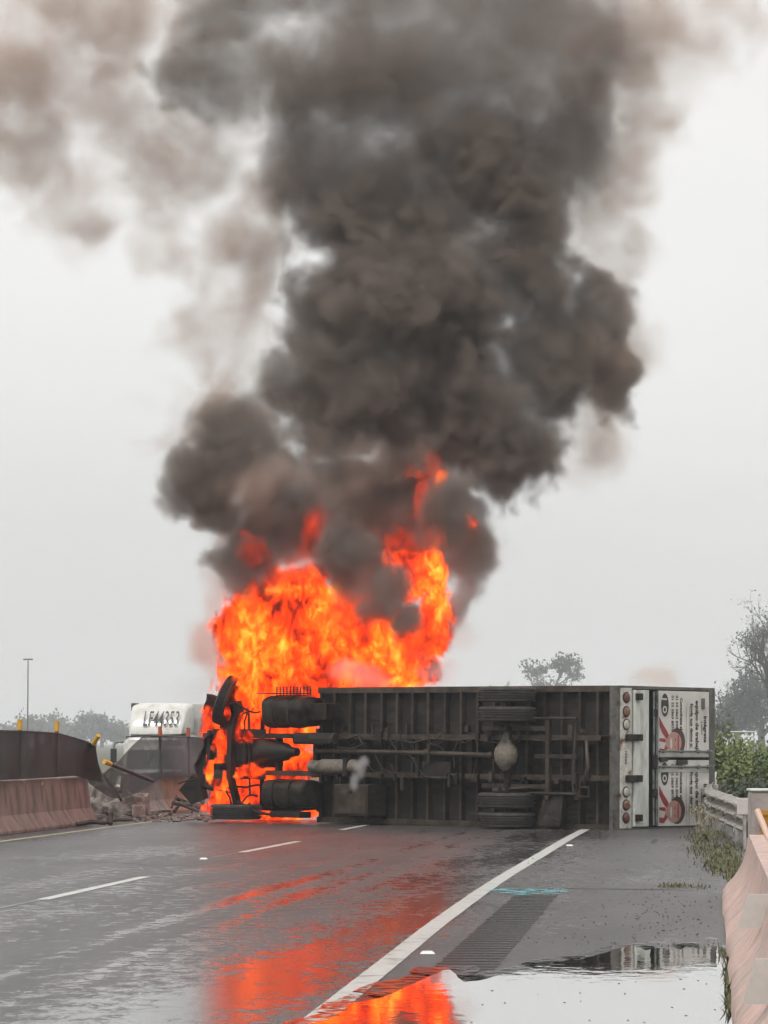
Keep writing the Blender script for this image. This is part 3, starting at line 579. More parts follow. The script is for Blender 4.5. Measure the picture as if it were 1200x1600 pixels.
for i in range(len(cuts) - 1):
    if cuts[i + 1] < 53: continue
    o = jersey('concrete_barrier', mp_(cuts[i] + .02), mp_(cuts[i + 1] - .03), Mcon, group=BG, cat='barrier', label=lb[min(i, 4)] if i < 5 else 'brown concrete barrier block ending at the gap in the median')
    for q in (.2, .5, .8):                  # drainage notches at the foot
        t_ = mp_(cuts[i] + (cuts[i + 1] - cuts[i]) * q); 
    if i == 4:
        pt = at(73, 1222, 60.6); MB().box(-.09, .09, -.004, .004, -.11, .11).build('reflector', mat('yellow_patch', (.5, .33, .05), .5, var=.2, scale=20), o).matrix_world = Matrix.Translation(mp_(60.9) + (0,)) @ Matrix.Rotation(-HEAD - R(90) + R(0), 4, 'Z') @ Matrix.Translation((0, -.0, 0))
for o in [x for x in bpy.data.objects if x.name.startswith('reflector')]:
    p_ = mp_(60.75); o.parent.matrix_world
    o.matrix_world = Matrix(); o.location = Vector((p_[0] - .225, p_[1], .73)) - o.parent.location; o.rotation_euler = (0, R(-7), R(90) - HEAD)
jersey('concrete_barrier', (-5.12, 71.0), (-4.62, 73.6), Mcon2, group=BG, cat='barrier', label='pale brown concrete barrier block pushed askew right of the gap')
jersey('concrete_barrier', (-4.72, 73.7), (-4.10, 77.0), Mconr, group=BG, cat='barrier', label='concrete barrier block painted with orange fire glow behind the heap of bars')
jersey('concrete_barrier', (-4.05, 77.1), (-3.75, 80.1), Mcon, group=BG, cat='barrier', label='brown concrete barrier block half hidden by the burning cab')
# posts and screens
Mpost = mat('grey_post', (.055, .05, .05), .55, .2, var=.3, scale=8); Mytop = mat('yellow_cap', (.62, .33, .03), .5, var=.15, scale=9); Mrtop = mat('red_cap', (.42, .10, .05), .5, var=.15, scale=9)
PG = 'posts of the anti glare screen'
def post(a, b_, cap, lbl, r=.035, frac=.18):
    a, b_ = Vector(a), Vector(b_); s = MB(); e_ = empty('screen_post', a, label=lbl, cat='post', group=PG); d_ = b_ - a
    MB().tube([Vector((0, 0, 0)), d_ * (1 - frac)], r, 12).build('pole', Mpost, e_, smooth=True)
    MB().tube([d_ * (1 - frac), d_], r * 1.25, 12).build('cap', cap, e_, smooth=True)
post(at(30, 1216, 58.4), at(31, 1124, 58.4), Mytop, 'upright screen post with yellow top, left of the other')
post(at(87, 1214, 61.7), at(89, 1127, 61.7), Mytop, 'upright screen post with yellow top, right of the lamp mast')
post(at(118, 1211, 64.2), at(154, 1149, 63.6), Mytop, 'yellow topped screen post leaning to the right at the torn edge', frac=.22)
post(at(238, 1220, 68.5), at(163, 1190, 67.2), Mytop, 'fallen screen post lying aslant across the torn screen', frac=.13, r=.04)
post(at(190, 1251, 68.6), at(160, 1210, 68.2), Mpost, 'short grey screen post hanging below the torn screen', frac=.1, r=.03)
post(at(251, 1216, 72.6), at(250, 1135, 72.6), Mrtop, 'upright screen post with red top at the dark seam')
post(at(295, 1214, 75.6), at(294, 1137, 75.6), Mrtop, 'upright screen post with red top nearest the burning cab')
def netmat(name, col, alpha):
    m = bpy.data.materials.new(name); m.use_nodes = True; t = m.node_tree; b = t.nodes['Principled BSDF']; b.inputs['Base Color'].default_value = (*col, 1); b.inputs['Roughness'].default_value = .8
    tc = t.nodes.new('ShaderNodeTexCoord'); n = t.nodes.new('ShaderNodeTexNoise'); n.inputs['Scale'].default_value = 1.5; n.inputs['Detail'].default_value = 6; t.links.new(tc.outputs['Object'], n.inputs['Vector'])
    r = t.nodes.new('ShaderNodeMapRange'); r.inputs['From Min'].default_value = .3; r.inputs['From Max'].default_value = .7; r.inputs['To Min'].default_value = alpha - .08; r.inputs['To Max'].default_value = min(1, alpha + .06)
    t.links.new(n.outputs[0], r.inputs[0]); t.links.new(r.outputs[0], b.inputs['Alpha'])
    s = t.nodes.new('ShaderNodeVectorMath'); s.operation = 'SCALE'; s.inputs[0].default_value = col; r2 = t.nodes.new('ShaderNodeMapRange'); r2.inputs['To Min'].default_value = .5; r2.inputs['To Max'].default_value = 1.5; t.links.new(n.outputs[0], r2.inputs[0]); t.links.new(r2.outputs[0], s.inputs['Scale']); t.links.new(s.outputs[0], b.inputs['Base Color']); return m
Mnet = netmat('dark_netting', (.020, .016, .018), .985); Mnet2 = netmat('thin_netting', (.026, .025, .025), .84); Mnet3 = netmat('sooty_netting', (.05, .034, .041), .95)
def interp(pl, u):
    s = u * (len(pl) - 1); i = min(int(s), len(pl) - 2); f = s - i; return tuple(pl[i][k] + (pl[i + 1][k] - pl[i][k]) * f for k in range(len(pl[0])))
def screen(top, bot, m, lbl, nu=40, nv=14, fold=.06, hem=True):
    s = MB(); vs = []
    for j in range(nv + 1):
        for i in range(nu + 1):
            a, b_ = interp(top, i / nu), interp(bot, i / nu); v_ = j / nv
            d_ = a[2] + (b_[2] - a[2]) * v_; p = at(a[0] + (b_[0] - a[0]) * v_, a[1] + (b_[1] - a[1]) * v_, d_)
            p.y += fold * 3 * noise.noise(Vector((p.x * 2.2, v_ * 1.5, 2))) + fold * math.sin(p.x * 6) * .5; vs.append(p)
    s.add(vs, [(j * (nu + 1) + i, j * (nu + 1) + i + 1, (j + 1) * (nu + 1) + i + 1, (j + 1) * (nu + 1) + i) for j in range(nv) for i in range(nu)])
    o = s.build('screen', m, smooth=True, label=lbl, cat='screen', group='torn dark screens on the median')
    if hem: MB().tube([v_ + Vector((0, 0, .005)) for v_ in vs[:nu + 1]], .013, 6).build('hem', Mpost, o)
    return o
screen([(-60, 1142, 54), (0, 1142, 56.5), (45, 1143, 59), (90, 1146, 61.7), (118, 1154, 63), (138, 1160, 63.6), (149, 1166, 64)], [(-60, 1225, 54), (0, 1219, 56.5), (45, 1217, 59), (90, 1214, 61.7), (118, 1212, 63), (128, 1216, 64), (160, 1222, 65.5)], Mnet, 'dark screen stretched between the yellow topped posts above the blocks')
screen([(136, 1160, 64.5), (150, 1166, 65), (153, 1190, 66), (160, 1212, 67)], [(122, 1209, 65), (150, 1232, 66), (172, 1246, 67), (190, 1248, 68)], Mnet2, 'torn corner of screen sagging left of the gap', nu=24, hem=False)
screen([(160, 1211, 67), (185, 1190, 68), (205, 1168, 70), (222, 1152, 71.5), (250, 1150, 72.6)], [(180, 1247, 67.6), (192, 1247, 68), (212, 1240, 69), (228, 1232, 70.2), (253, 1214, 72.4)], Mnet2, 'see through torn screen hanging over the gap before the white truck')
screen([(250, 1150, 72.7), (272, 1151, 74), (295, 1152, 75.6), (326, 1154, 77.5)], [(250, 1215, 72.7), (272, 1213, 74), (295, 1212, 75.6), (322, 1211, 77.5)], Mnet3, 'sooty purple grey screen between the two red topped posts')
# rubble in the gap
Mrub = mat('rubble', (.22, .19, .17), .85, var=.4, scale=5, col2=(.09, .07, .06), c2lo=.45, c2hi=.62, bump=.8)
def lump(c, r, seed, m, lbl, name='rubble_lump', cat='rubble', group='broken concrete in the median gap'):
    bm = bmesh.new(); bmesh.ops.create_icosphere(bm, subdivisions=3, radius=1)
    for v in bm.verts:
        n_ = noise.noise(v.co * 1.6 + Vector((seed, 0, 0))) + .5 * noise.noise(v.co * 4 + Vector((0, seed, 0))); q = v.co * (1 + .45 * n_)
        q = Vector((max(-.8, min(.8, q.x)), max(-.8, min(.8, q.y)), max(-.7, min(.75, q.z)))); v.co = Vector((q.x * r[0], q.y * r[1], q.z * r[2]))
    me = bpy.data.meshes.new(name); bm.to_mesh(me); bm.free(); me.materials.append(m); o = bpy.data.objects.new(name, me); C.objects.link(o); o.location = c; return tag(o, lbl, cat, group)
lump(gr(165, 1283) + Vector((-.25, 3.0, .32)), (.42, .5, .45), 1, Mrub, 'pale lump of broken concrete just right of the last block before the gap')
lump(gr(190, 1280) + Vector((0, 1.2, .24)), (.58, .6, .36), 4, Mrub, 'wide lump of broken concrete under the sagging screen')
lump(gr(217, 1279) + Vector((0, 0, .13)), (.16, .2, .2), 7, Mcon2, 'small upright block of broken concrete beside the askew barrier')
lump(gr(150, 1287) + Vector((0, 0.2, .08)), (.24, .3, .13), 9, Mrub, 'low piece of broken concrete lying by the median line')
lump(gr(236, 1277) + Vector((.1, .8, .07)), (.35, .2, .09), 12, Mrub, 'flat scatter of crushed concrete at the foot of the askew barrier')
rnd = random.Random(61); s = MB()
for i in range(170):
    p = gr(rnd.uniform(135, 330), 1283, 0); p = Vector((p.x, p.y + rnd.gauss(1.2, 1.2), rnd.uniform(0, .05))); a_ = rnd.uniform(.02, .07)
    M_ = Matrix.Translation(p) @ Matrix.Rotation(rnd.uniform(0, 3), 4, 'Z') @ Matrix.Rotation(rnd.uniform(0, 3), 4, 'X'); s.box(-a_, a_, -a_ * .6, a_ * .6, -a_ * .4, a_ * .4, M=M_)
s.build('rubble', Mrub, kind='stuff', label='small chips of concrete and scrap strewn along the foot of the median', cat='rubble')
Mscr = mat('scrap_steel', (.045, .035, .03), .6, .3, var=.5, scale=12, col2=(.12, .08, .06), c2lo=.5, c2hi=.7)
rnd = random.Random(3)
bars = [(150, 1284, 196, 1283, .04), (160, 1289, 205, 1281, .03), (172, 1292, 173, 1270, .05), (120, 1292, 165, 1286, .04), (195, 1283, 232, 1280, .025), (168, 1279, 212, 1284, .03)]
for i, (a, b_, c_, d_, r_) in enumerate(bars):
    dd = gr(a, max(b_, d_)).y + .1 * i; p, q = at(a, b_, dd), at(c_, d_, dd + .15); p.z = max(p.z, r_); q.z = max(q.z, r_)
    MB().tube([p, (p + q) / 2 + Vector((0, .05, rnd.uniform(0, .06))), q], r_, 8).build('debris_bar', Mscr, origin=p, label=['long dark bar lying left in the debris at the gap', 'bent bar lying across the debris at the gap', 'short stump of post standing up in the debris', 'dark bar lying at the foot of the last block', 'thin bar pointing at the askew barrier', 'thin bar crossing under the sagging screen'][i], cat='bar', group='bent bars in the gap debris')
hp = [(268, 1262, 276, 1243), (272, 1268, 286, 1250), (275, 1247, 312, 1262), (278, 1250, 318, 1259), (280, 1256, 310, 1268), (296, 1247, 314, 1248), (300, 1270, 306, 1248), (312, 1250, 322, 1262), (270, 1255, 300, 1258), (318, 1255, 320, 1238)]
hl = ['leaning', 'short slanting', 'long sloping', 'longer low sloping', 'lowest sloping', 'short level', 'upright', 'outermost', 'level lower', 'thin upright']
for i, (a, b_, c_, d_) in enumerate(hp):
    dd = 70.9 + .25 * (i % 4); MB().tube([at(a, b_, dd), at(c_, d_, dd + .3)], .022 + .012 * (i % 3), 8).build('scrap_bar', Mscr if i % 2 else Mbr, origin=at(a, b_, dd), label=f'{hl[i]} bar of the dark metal heap before the barrier painted with fire glow', cat='bar', group='dark metal heap beside the burning cab')
# ------------------------------------------------------------------ the other carriageway and the white truck on it
MB().add([(-900, -30, -.72), (-14.5, -30, -.72), (90, 980, -.72), (-900, 980, -.72)], [(0, 1, 2, 3)]).build('far_road', mat('far_asphalt', (.06, .06, .06), .6, var=.3, scale=1), kind='structure')
wt = empty('white_truck', (0, 0, 0), label='white box truck with bonnet and black lettered roof fairing beyond the median', cat='truck')
wt.matrix_world = Matrix.Translation((-6.45, 96.0, -.72)) @ Matrix.Rotation(R(-7), 4, 'Z')     # local -y faces the camera
Mww = mat('white_cab', (.62, .62, .58), .3, var=.10, scale=2, coat=.4, col2=(.44, .42, .36), c2lo=.5, c2hi=.8, stretch=(1, 1, .5)); Mglass = mat('windscreen', (.10, .13, .13), .08, var=.1, spec=.8); Mblk = mat('black_trim', (.02, .02, .02), .5)
def W(name, mb, m, parent=None, **k): return mb.build(name, m, parent or wt, **k)
def loft(s, secs, rr=.12, n=24):
    out = []
    for y, x0, x1, z0, z1 in secs:
        cx_, cz, hx, hz = (x0 + x1) / 2, (z0 + z1) / 2, (x1 - x0) / 2, (z1 - z0) / 2
        out.append([Vector((cx_ + hx * math.copysign(abs(math.cos(a)) ** .25, math.cos(a)), y, cz + hz * math.copysign(abs(math.sin(a)) ** .25, math.sin(a)))) for a in (2 * math.pi * (k + .5) / n for k in range(n))])
    s.sweep(out); return s
W('cab', loft(MB(), [(-.05, -.90, .90, .75, 2.32), (.02, -.95, .95, .72, 2.42), (1.5, -.98, .98, .72, 2.52)]), Mww, smooth=True)
W('windscreen', MB().add([(-.82, -.10, 1.55), (.82, -.10, 1.55), (.78, -.03, 2.26), (-.78, -.03, 2.26)], [(0, 1, 2, 3)]).add([(-.86, -.085, 1.50), (.86, -.085, 1.50), (.82, -.02, 2.30), (-.82, -.02, 2.30)], [(0, 1, 2, 3)]), Mglass)
W('bonnet', loft(MB(), [(-1.15, -.62, .62, .62, 1.28), (-1.0, -.70, .70, .6, 1.38), (-.1, -.85, .85, .6, 1.52)]), Mww, smooth=True)
W('grille', MB().box(-.45, .45, -1.19, -1.15, .8, 1.2, ch=.01), Mblk)
W('bumper', MB().box(-1.0, 1.0, -1.35, -1.05, .4, .66, ch=.05), Mww)
for sg in (-1, 1):
    s = MB(); s.ell((sg * .80, -.98, 1.0), (.17, .28, .34)); wg = W('wing', s, Mww, smooth=True)
    s = MB(); s.ell((sg * .82, -1.22, 1.0), (.13, .07, .1), 16, 10); h_ = W('headlight', s, mat('headlamp_lit', (.8, .78, .7), .2) if sg < 0 and 'headlamp_lit' not in bpy.data.materials else bpy.data.materials['headlamp_lit'], smooth=True)
    s = MB(); s.tube([(sg * .93, -.02, 2.28), (sg * 1.15, -.10, 2.26), (sg * 1.20, -.12, 2.15), (sg * 1.20, -.12, 1.6), (sg * .95, -.05, 1.5)], .018, 6); ar = W('mirror_arm', s, Mblk, smooth=True)
    s = MB(); s.box(sg * 1.20 - .09, sg * 1.20 + .09, -.20, -.12, 1.70, 2.10, ch=.03); s.build('mirror', Mblk, ar)
    w_ = MB(); w_.lathe([(-.14, .22), (-.14, .40), (-.1, .46), (.1, .46), (.14, .40), (.14, .22)], (sg * .86, -.6, .46), (1, 0, 0), 24); w_.lathe([(.05, .001), (.05, .24), (.12, .24)], (sg * .86, -.6, .46), (sg, 0, 0), 20); W('wheel', w_, Mty, smooth=True)
em = bpy.data.materials['headlamp_lit'].node_tree.nodes['Principled BSDF']; em.inputs['Emission Color'].default_value = (1, .85, .6, 1); em.inputs['Emission Strength'].default_value = 1.5
s = MB(); secs = []
for y, x0, x1, z0, z1 in ((-.02, -.78, .72, 2.50, 2.56), (.12, -.80, .76, 2.50, 2.85), (.34, -.82, .80, 2.50, 3.22), (.62, -.84, .82, 2.50, 3.36), (1.3, -.86, .84, 2.50, 3.40)):
    secs.append((y, x0, x1, z0, z1))
fa = W('roof_fairing', loft(s, secs), Mww, smooth=True)
for x_ in (-.3, .35): W('wiper', MB().tube([(x_, -.14, 1.56), (x_ + .25, -.10, 1.95)], .012, 5), Mblk)
W('fairing_seam', MB().box(-.80, .78, .36, .375, 2.52, 3.235), Mblk) if 0 else None
W('sun_visor', MB().tube([(-.85, -.12, 2.42), (-.4, -.2, 2.47), (.4, -.2, 2.47), (.85, -.12, 2.42)], .022, 8), Mblk)
W('cargo_box', MB().box(-1.0, 1.25, 1.62, 7.5, .9, 3.38, ch=.03), mat('box_white', (.5, .5, .48), .4, var=.1))
W('box_corner', MB().box(-.98, -.82, 1.2, 1.62, 2.4, 3.4, ch=.02), Mboxd)
text('LF44353', 0, 0, .66, Mblk, fa, .004, sx=.46, shear=.18, M=Matrix.Translation((-.42, .0, 2.74)) @ Matrix.Rotation(R(66), 4, 'X'))
# ------------------------------------------------------------------ right side: crash barrier, pink barrier, concrete post
Mgr = mat('galvanised', (.42, .40, .37), .5, .35, var=.2, scale=5, col2=(.16, .14, .12), c2lo=.5, c2hi=.7, bump=.15)
gp = [(6.55, 67.5, .98), (6.20, 64.0, .90), (5.85, 61.2, .78), (5.66, 58.8, .735), (5.56, 56.0, .72), (5.46, 53.2, .70), (5.37, 50.4, .68), (5.36, 49.4, .68)]
rail = empty('crash_barrier', (5.56, 56.0, 0), label='grey corrugated steel crash barrier bent where the truck box struck it', cat='crash barrier')
prof = [];
for i in range(25):
    u = i / 24; prof.append((.065 * math.cos(u * 6 * math.pi) * -1, -.51 * u))
def spl(P, n=6):
    out = []
    for i in range(len(P) - 1):
        a, b_ = Vector(P[i]), Vector(P[i + 1]); q = Vector(P[i - 1]) if i else a * 2 - b_; r = Vector(P[i + 2]) if i + 2 < len(P) else b_ * 2 - a
        for k in range(n): t = k / n; out.append(.5 * ((2 * a) + (b_ - q) * t + (2 * q - 5 * a + 4 * b_ - r) * t * t + (3 * a - q - 3 * b_ + r) * t ** 3))
    return out + [Vector(P[-1])]
def beam(P, th=.006):
    s = MB(); secs = []
    for i, p in enumerate(P):
        t = (P[min(i + 1, len(P) - 1)] - P[max(0, i - 1)]); nrm = Vector((t.y, -t.x, 0)).normalized() * (-1 if t.y > 0 else 1); k = .01 * noise.noise(p * 2)
        secs.append([p + nrm * (o_ + k) + Vector((0, 0, z_)) - Vector(rail.location) for o_, z_ in prof])
    s.sweep(secs, close=False); return s
P_ = spl(gp, 8)
b1 = beam(P_).build('beam', Mgr, rail, smooth=True); md = b1.modifiers.new('t', 'SOLIDIFY'); md.thickness = .01
for i in (14, 24, 33, 42, 50):
    p = P_[i] - Vector(rail.location); s = MB(); s.box(p.x + .05, p.x + .17, p.y - .05, p.y + .05, -.4, p.z - .02, ch=.006); s.box(p.x + .0, p.x + .06, p.y - .04, p.y + .04, p.z - .42, p.z - .06); s.build('post', Mgr, rail)
for i in (8, 16, 20, 26, 32, 38, 44, 50):
    for zz in (-.085, -.255, -.425):
        p = P_[i] - Vector(rail.location); s = MB(); s.box(p.x - .075, p.x - .03, p.y - .09, p.y + .09, p.z + zz - .035, p.z + zz + .035, ch=.01); s.build('bolt_plate', Mgr, rail)
e_ = P_[-1]; s = MB(); s.sweep([[e_ - Vector(rail.location) + Vector((-.05 - .1 * math.sin(a) * (1), -.25 * (1 - math.cos(a)), z_)) for a in (0, .5, 1.0, 1.6)] for z_ in (0, -.17, -.34, -.51)], close=False); q = s.build('end_shoe', Mgr, rail, smooth=True); q.modifiers.new('t', 'SOLIDIFY').thickness = .01
mk = MB().box(-.115, .115, -.012, .012, -.12, .12, ch=.01); o = mk.build('marker_plate', mat('pale_plate', (.55, .50, .46), .45, var=.06), label='square pale marker plate at the near end of the crash barrier', cat='marker'); o.location = at(1163.5, 1260, 48.9); MB().box(-.02, .02, .012, .03, -.62, -.12).build('bracket', Mgr, o)
Mpk = mat('pink_concrete', (.56, .38, .33), .75, var=.22, scale=3, col2=(.40, .32, .28), c2lo=.38, c2hi=.70, bump=.55, bscale=50, detail=10)
f0, f1 = Vector((3.40, 34.2, 0)), Vector((1.42, 13.5, 0))
PP = [(0, -.05), (.005, .07), (.05, .13), (.13, .21), (.19, .30), (.235, .42), (.27, .58), (.275, .62), (.42, .62), (.43, .58), (.5, .30), (.69, .07), (.69, -.05)]
def pink(p0, p1, lbl):
    t = (p1 - p0); L_ = t.length; t.normalize(); nrm = Vector((-t.y, t.x, 0)); s = MB(); secs = []
    for i in range(41):
        u = i / 40; secs.append([t * (L_ * u) + nrm * (o_ + .018 * noise.noise(Vector((u * 9 + p0.y, o_ * 6, z_ * 3))) * (.25 + (z_ < .15)) ) + Vector((0, 0, z_ + .012 * noise.noise(Vector((u * 14, o_ * 9, 5))))) for o_, z_ in PP])
    s.sweep(secs); o = s.build('concrete_barrier', Mpk, label=lbl, cat='barrier', smooth=True); o.location = p0; return o
pk = pink(f0, f0 + (f1 - f0) * .62, 'rough pink concrete barrier running along the puddle at the right edge'); pk2 = pink(f0 + (f1 - f0) * .622, f1, 'nearest rough pink concrete barrier at the lower right corner')
def onface(u, h):                       # point on the barrier's road face
    for (o0, z0), (o1, z1) in zip(PP, PP[1:]):
        if z0 <= h <= z1: off = o0 + (o1 - o0) * (h - z0) / (z1 - z0); break
    return off
Mpad = mat('reflector_pad', (.55, .52, .48), .35, var=.06)
t_ = Mpk.node_tree; bs_ = t_.nodes['Principled BSDF']; src = bs_.inputs['Base Color'].links[0].from_socket      # tyre scuffs and water stains
for sc_, st_, lo_, hi_, cc_ in ((2.2, (1, .8, 1.6), .60, .70, (.26, .21, .19)), (7, (1, 1, 1), .62, .70, (.30, .25, .22)), (3, (1.5, 1.5, .8), .56, .74, (.40, .33, .29))):
    c_ = t_.nodes.new('ShaderNodeTexCoord'); m_ = t_.nodes.new('ShaderNodeMapping'); m_.inputs['Scale'].default_value = st_; n_ = t_.nodes.new('ShaderNodeTexNoise'); n_.inputs['Scale'].default_value = sc_; n_.inputs['Detail'].default_value = 9; n_.inputs['Roughness'].default_value = .65
    r_ = t_.nodes.new('ShaderNodeMapRange'); r_.inputs['From Min'].default_value = lo_; r_.inputs['From Max'].default_value = hi_; r_.inputs['To Max'].default_value = .75; x_ = t_.nodes.new('ShaderNodeMix'); x_.data_type = 'RGBA'; x_.inputs['B'].default_value = (*cc_, 1)
    t_.links.new(c_.outputs['Object'], m_.inputs[0]); t_.links.new(m_.outputs[0], n_.inputs['Vector']); t_.links.new(n_.outputs[0], r_.inputs[0]); t_.links.new(r_.outputs[0], x_.inputs['Factor']); t_.links.new(src, x_.inputs['A']); src = x_.outputs['Result']
t_.links.new(src, bs_.inputs['Base Color'])
tn = (f1 - f0).normalized(); nm = Vector((-tn.y, tn.x, 0))
for par, (px, py), w_, h_ in ((pk, (1198, 1424), .9, .22), (pk, (1220, 1534), .9, .20)):
    v = ray(px, py); best = None
    for k in range(400):                # where that line of sight meets the sloping face
        p = Vector((0, 0, CH)) + v * ((14 + k * .05) / v.y); rel = p - f0; off = rel.dot(nm); h0 = p.z
        if .07 < h0 < .58 and off > onface(0, h0): best = p; break
    if best is None: continue
    up = Vector((0, 0, 1)); hh = .11; i0 = onface(0, max(.08, best.z - hh)); i1 = onface(0, min(.57, best.z + hh)); sl = (nm * (i1 - i0) + up * (2 * hh)).normalized(); out = tn.cross(sl).normalized(); out = out if out.dot(nm) < 0 else -out
    q0 = best - nm * .02; s = MB(); q = [q0 - up * hh - nm * .17, q0 - up * hh + nm * .2, q0 + up * hh + nm * .2, q0 + up * hh - nm * .10]; s.prism([x_ - Vector(par.location) for x_ in q], -tn * .03); s.build('reflector', Mpad, par)
# grey concrete post with a yellow steel panel and a pale tube leaning on it
Mcp = mat('post_concrete', (.40, .36, .33), .7, var=.12, scale=4, col2=(.30, .26, .24), c2lo=.45, c2hi=.7, bump=.3)
c0 = at(1175, 1237, 36.0); gp_ = empty('barrier_gate', (c0.x + .4, 36.2, 0), label='grey concrete gate post with yellow steel panel behind the pink barrier', cat='gate post'); Lg = Vector(gp_.location)
MB().box(-.40, .60, -.15, .25, -.2, c0.z, ch=.03).build('post', Mcp, gp_)
MB().box(-.41, .62, -.17, .27, c0.z + .002, c0.z + .03, ch=.012).build('coping', mat('pale_coping', (.62, .62, .58), .6, var=.1), gp_)
s = MB(); s.box(-.315, .5, -.19, -.16, .1, c0.z - .20); 
for k in range(5): s.box(-.315 + .0, .5, -.21, -.191, .22 + k * .14, .27 + k * .14)
s.build('yellow_panel', mat('yellow_steel', (.52, .24, .02), .4, var=.2, scale=3, col2=(.22, .08, .01), c2lo=.5, c2hi=.7), gp_)
MB().tube([at(1183, 1266, 35.6) - Lg, at(1202, 1312, 35.4) - Lg, at(1214, 1350, 35.2) - Lg], .035, 14).build('tube', mat('pale_tube', (.62, .42, .33), .4, var=.08), gp_, smooth=True)
# lamp mast far away on the left
ms = empty('lamp_mast', at(43, 1160, 560) - Vector((0, 0, 1.55)), label='tall thin lamp mast standing far away on the left', cat='lamp mast')
hh = at(43, 1030, 560).z; MB().tube([(0, 0, 0), (0, 0, hh)], .13, 10, r2=.09).build('pole', Mst, ms, smooth=True)
s = MB(); s.tube([(-.7, 0, hh), (.7, 0, hh)], .10, 8); s.box(-.8, -.35, -.3, .3, hh - .15, hh + .05); s.box(.35, .8, -.3, .3, hh - .15, hh + .05); s.build('lamp_head', Mst, ms)
# ------------------------------------------------------------------ trees, shrubs, weeds
Mbark = mat('bark', (.06, .052, .045), .9, var=.3, scale=3)
def leafmat(name, col, col2):
    m = mat(name, col, .6, var=.3, scale=1.1, col2=col2, c2lo=.4, c2hi=.62); return m
L1 = leafmat('leaf_dark', (.035, .05, .03), (.055, .075, .035)); L2 = leafmat('leaf_green', (.07, .11, .025), (.18, .21, .06)); L3 = leafmat('leaf_blue', (.03, .05, .042), (.045, .07, .05)); L4 = leafmat('leaf_dry', (.09, .10, .04), (.14, .13, .06))
def tree(name, base, h, spread, leaf_m, lbl, cat='tree', seed=1, leaf=.3, nleaf=2500, trunk=.18, levels=4, clump=.9, bare=0.0, first=.25, group=None, up=.5):
    h = (h - 1.67) * KD + 1.67; spread *= KD; leaf *= KD; clump *= KD; trunk *= KD
    rnd = random.Random(seed); e_ = empty(name, base, label=lbl, cat=cat, group=group); tb = MB(); tips = []
    def br(p, d, L_, r, lv):
        n_ = 4; pts = [p]; q = p
        for i in range(n_):
            d = (d + Vector((rnd.uniform(-1, 1), rnd.uniform(-1, 1), rnd.uniform(-.5, .9))) * .16).normalized(); q = q + d * L_ / n_; pts.append(q)
        tb.tube(pts, r, 6 if lv > 1 else 4, cap=False, r2=r * .55)
        if lv <= 1: tips.append((pts[-1], L_)); tips.append((pts[2], L_ * .7))
        if lv == 0: return
        for i in range(rnd.choice((3, 3, 4))):
            a = rnd.uniform(0, 6.283); tl = rnd.uniform(.45, 1.05); ax = d.orthogonal().normalized(); ax = Matrix.Rotation(a, 3, d) @ ax
            nd = (d * math.cos(tl) + ax * math.sin(tl) + Vector((0, 0, up * .3))).normalized(); k = rnd.choice((2, 3, 4)); br(pts[k], nd, L_ * rnd.uniform(.55, .8), r * .5, lv - 1)
    br(Vector((0, 0, 0)), Vector((0, 0, 1)), h * first + .3, trunk, levels)
    mxz = max(t[0].z for t in tips); mxr = max(abs(t[0].x) for t in tips); sx_, sz = spread / mxr, h / mxz
    S = lambda v: Vector((v.x * sx_, v.y * sx_, v.z * sz))
    tb.v = [S(v) for v in tb.v]; tb.build('trunk', Mbark, e_, smooth=True)
    if nleaf:
        lm = MB(); vis = [t for t in tips if rnd.random() > bare]
        for i in range(nleaf):
            p, L_ = rnd.choice(vis); c = S(p) + Vector((rnd.gauss(0, 1), rnd.gauss(0, 1), rnd.gauss(0, .7))) * clump * .5; s_ = leaf * rnd.uniform(.5, 1.3)
            a = Vector((rnd.gauss(0, 1), rnd.gauss(0, 1), rnd.gauss(0, 1))).normalized(); b_ = a.orthogonal().normalized() * s_ * .5; a = a * s_
            lm.v += [c - a * .5, c + b_ * .7, c + a * .5, c - b_ * .7]; k = len(lm.v) - 4; lm.f.append((k, k + 1, k + 2, k + 3))
        lm.build('crown', leaf_m, e_)
    return e_
KD = 1.75
def tbase(px, d, z=-.12): p = at(px, 1160, d * (KD if d > 140 else 1)); p.z = z; return p
tree('tree', tbase(852, 520), 15.4, 5.6, L1, 'open crowned tree rising behind the middle of the overturned truck', seed=5, leaf=.55, nleaf=1500, trunk=.35, clump=1.0, levels=4)
tree('bare_tree', tbase(765, 540), 11.0, 3.0, L1, 'fainter bare tree farther left behind the truck box', seed=9, leaf=.4, nleaf=60, trunk=.3, levels=4, up=1)
tree('bare_tree', tbase(788, 560), 12.4, 3.4, L1, 'faint bare tree left of the open crowned tree', seed=8, leaf=.4, nleaf=160, trunk=.3, levels=4)
tree('bare_tree', tbase(1123, 260), 6.9, 3.0, L1, 'pale leafless tree beside the upper corner of the truck box', seed=12, nleaf=90, leaf=.2, trunk=.16, levels=5, up=1)
tree('tree', tbase(1215, 250), 12.7, 3.9, L1, 'tall gnarled dark tree with twisted branches at the right edge', seed=21, leaf=.20, nleaf=1500, trunk=.34, levels=5, clump=.55, bare=.6)
tree('tree', tbase(1190, 330), 8.2, 3.0, L3, 'blue grey rounded tree beneath the gnarled tree', seed=33, leaf=.42, nleaf=3000, trunk=.3, clump=1.6, first=.2)
tree('tree', tbase(1150, 360), 6.0, 2.6, L3, 'low blue grey tree right of the leafless tree', seed=37, leaf=.5, nleaf=2600, trunk=.25, clump=1.6, first=.2)
tree('conifer', tbase(1129, 150), 2.9, .55, L1, 'thin dark sapling standing above the green shrubs by the truck box', seed=41, leaf=.16, nleaf=500, trunk=.05, clump=.3, levels=3)
LG = 'hazy trees beyond the far carriageway'
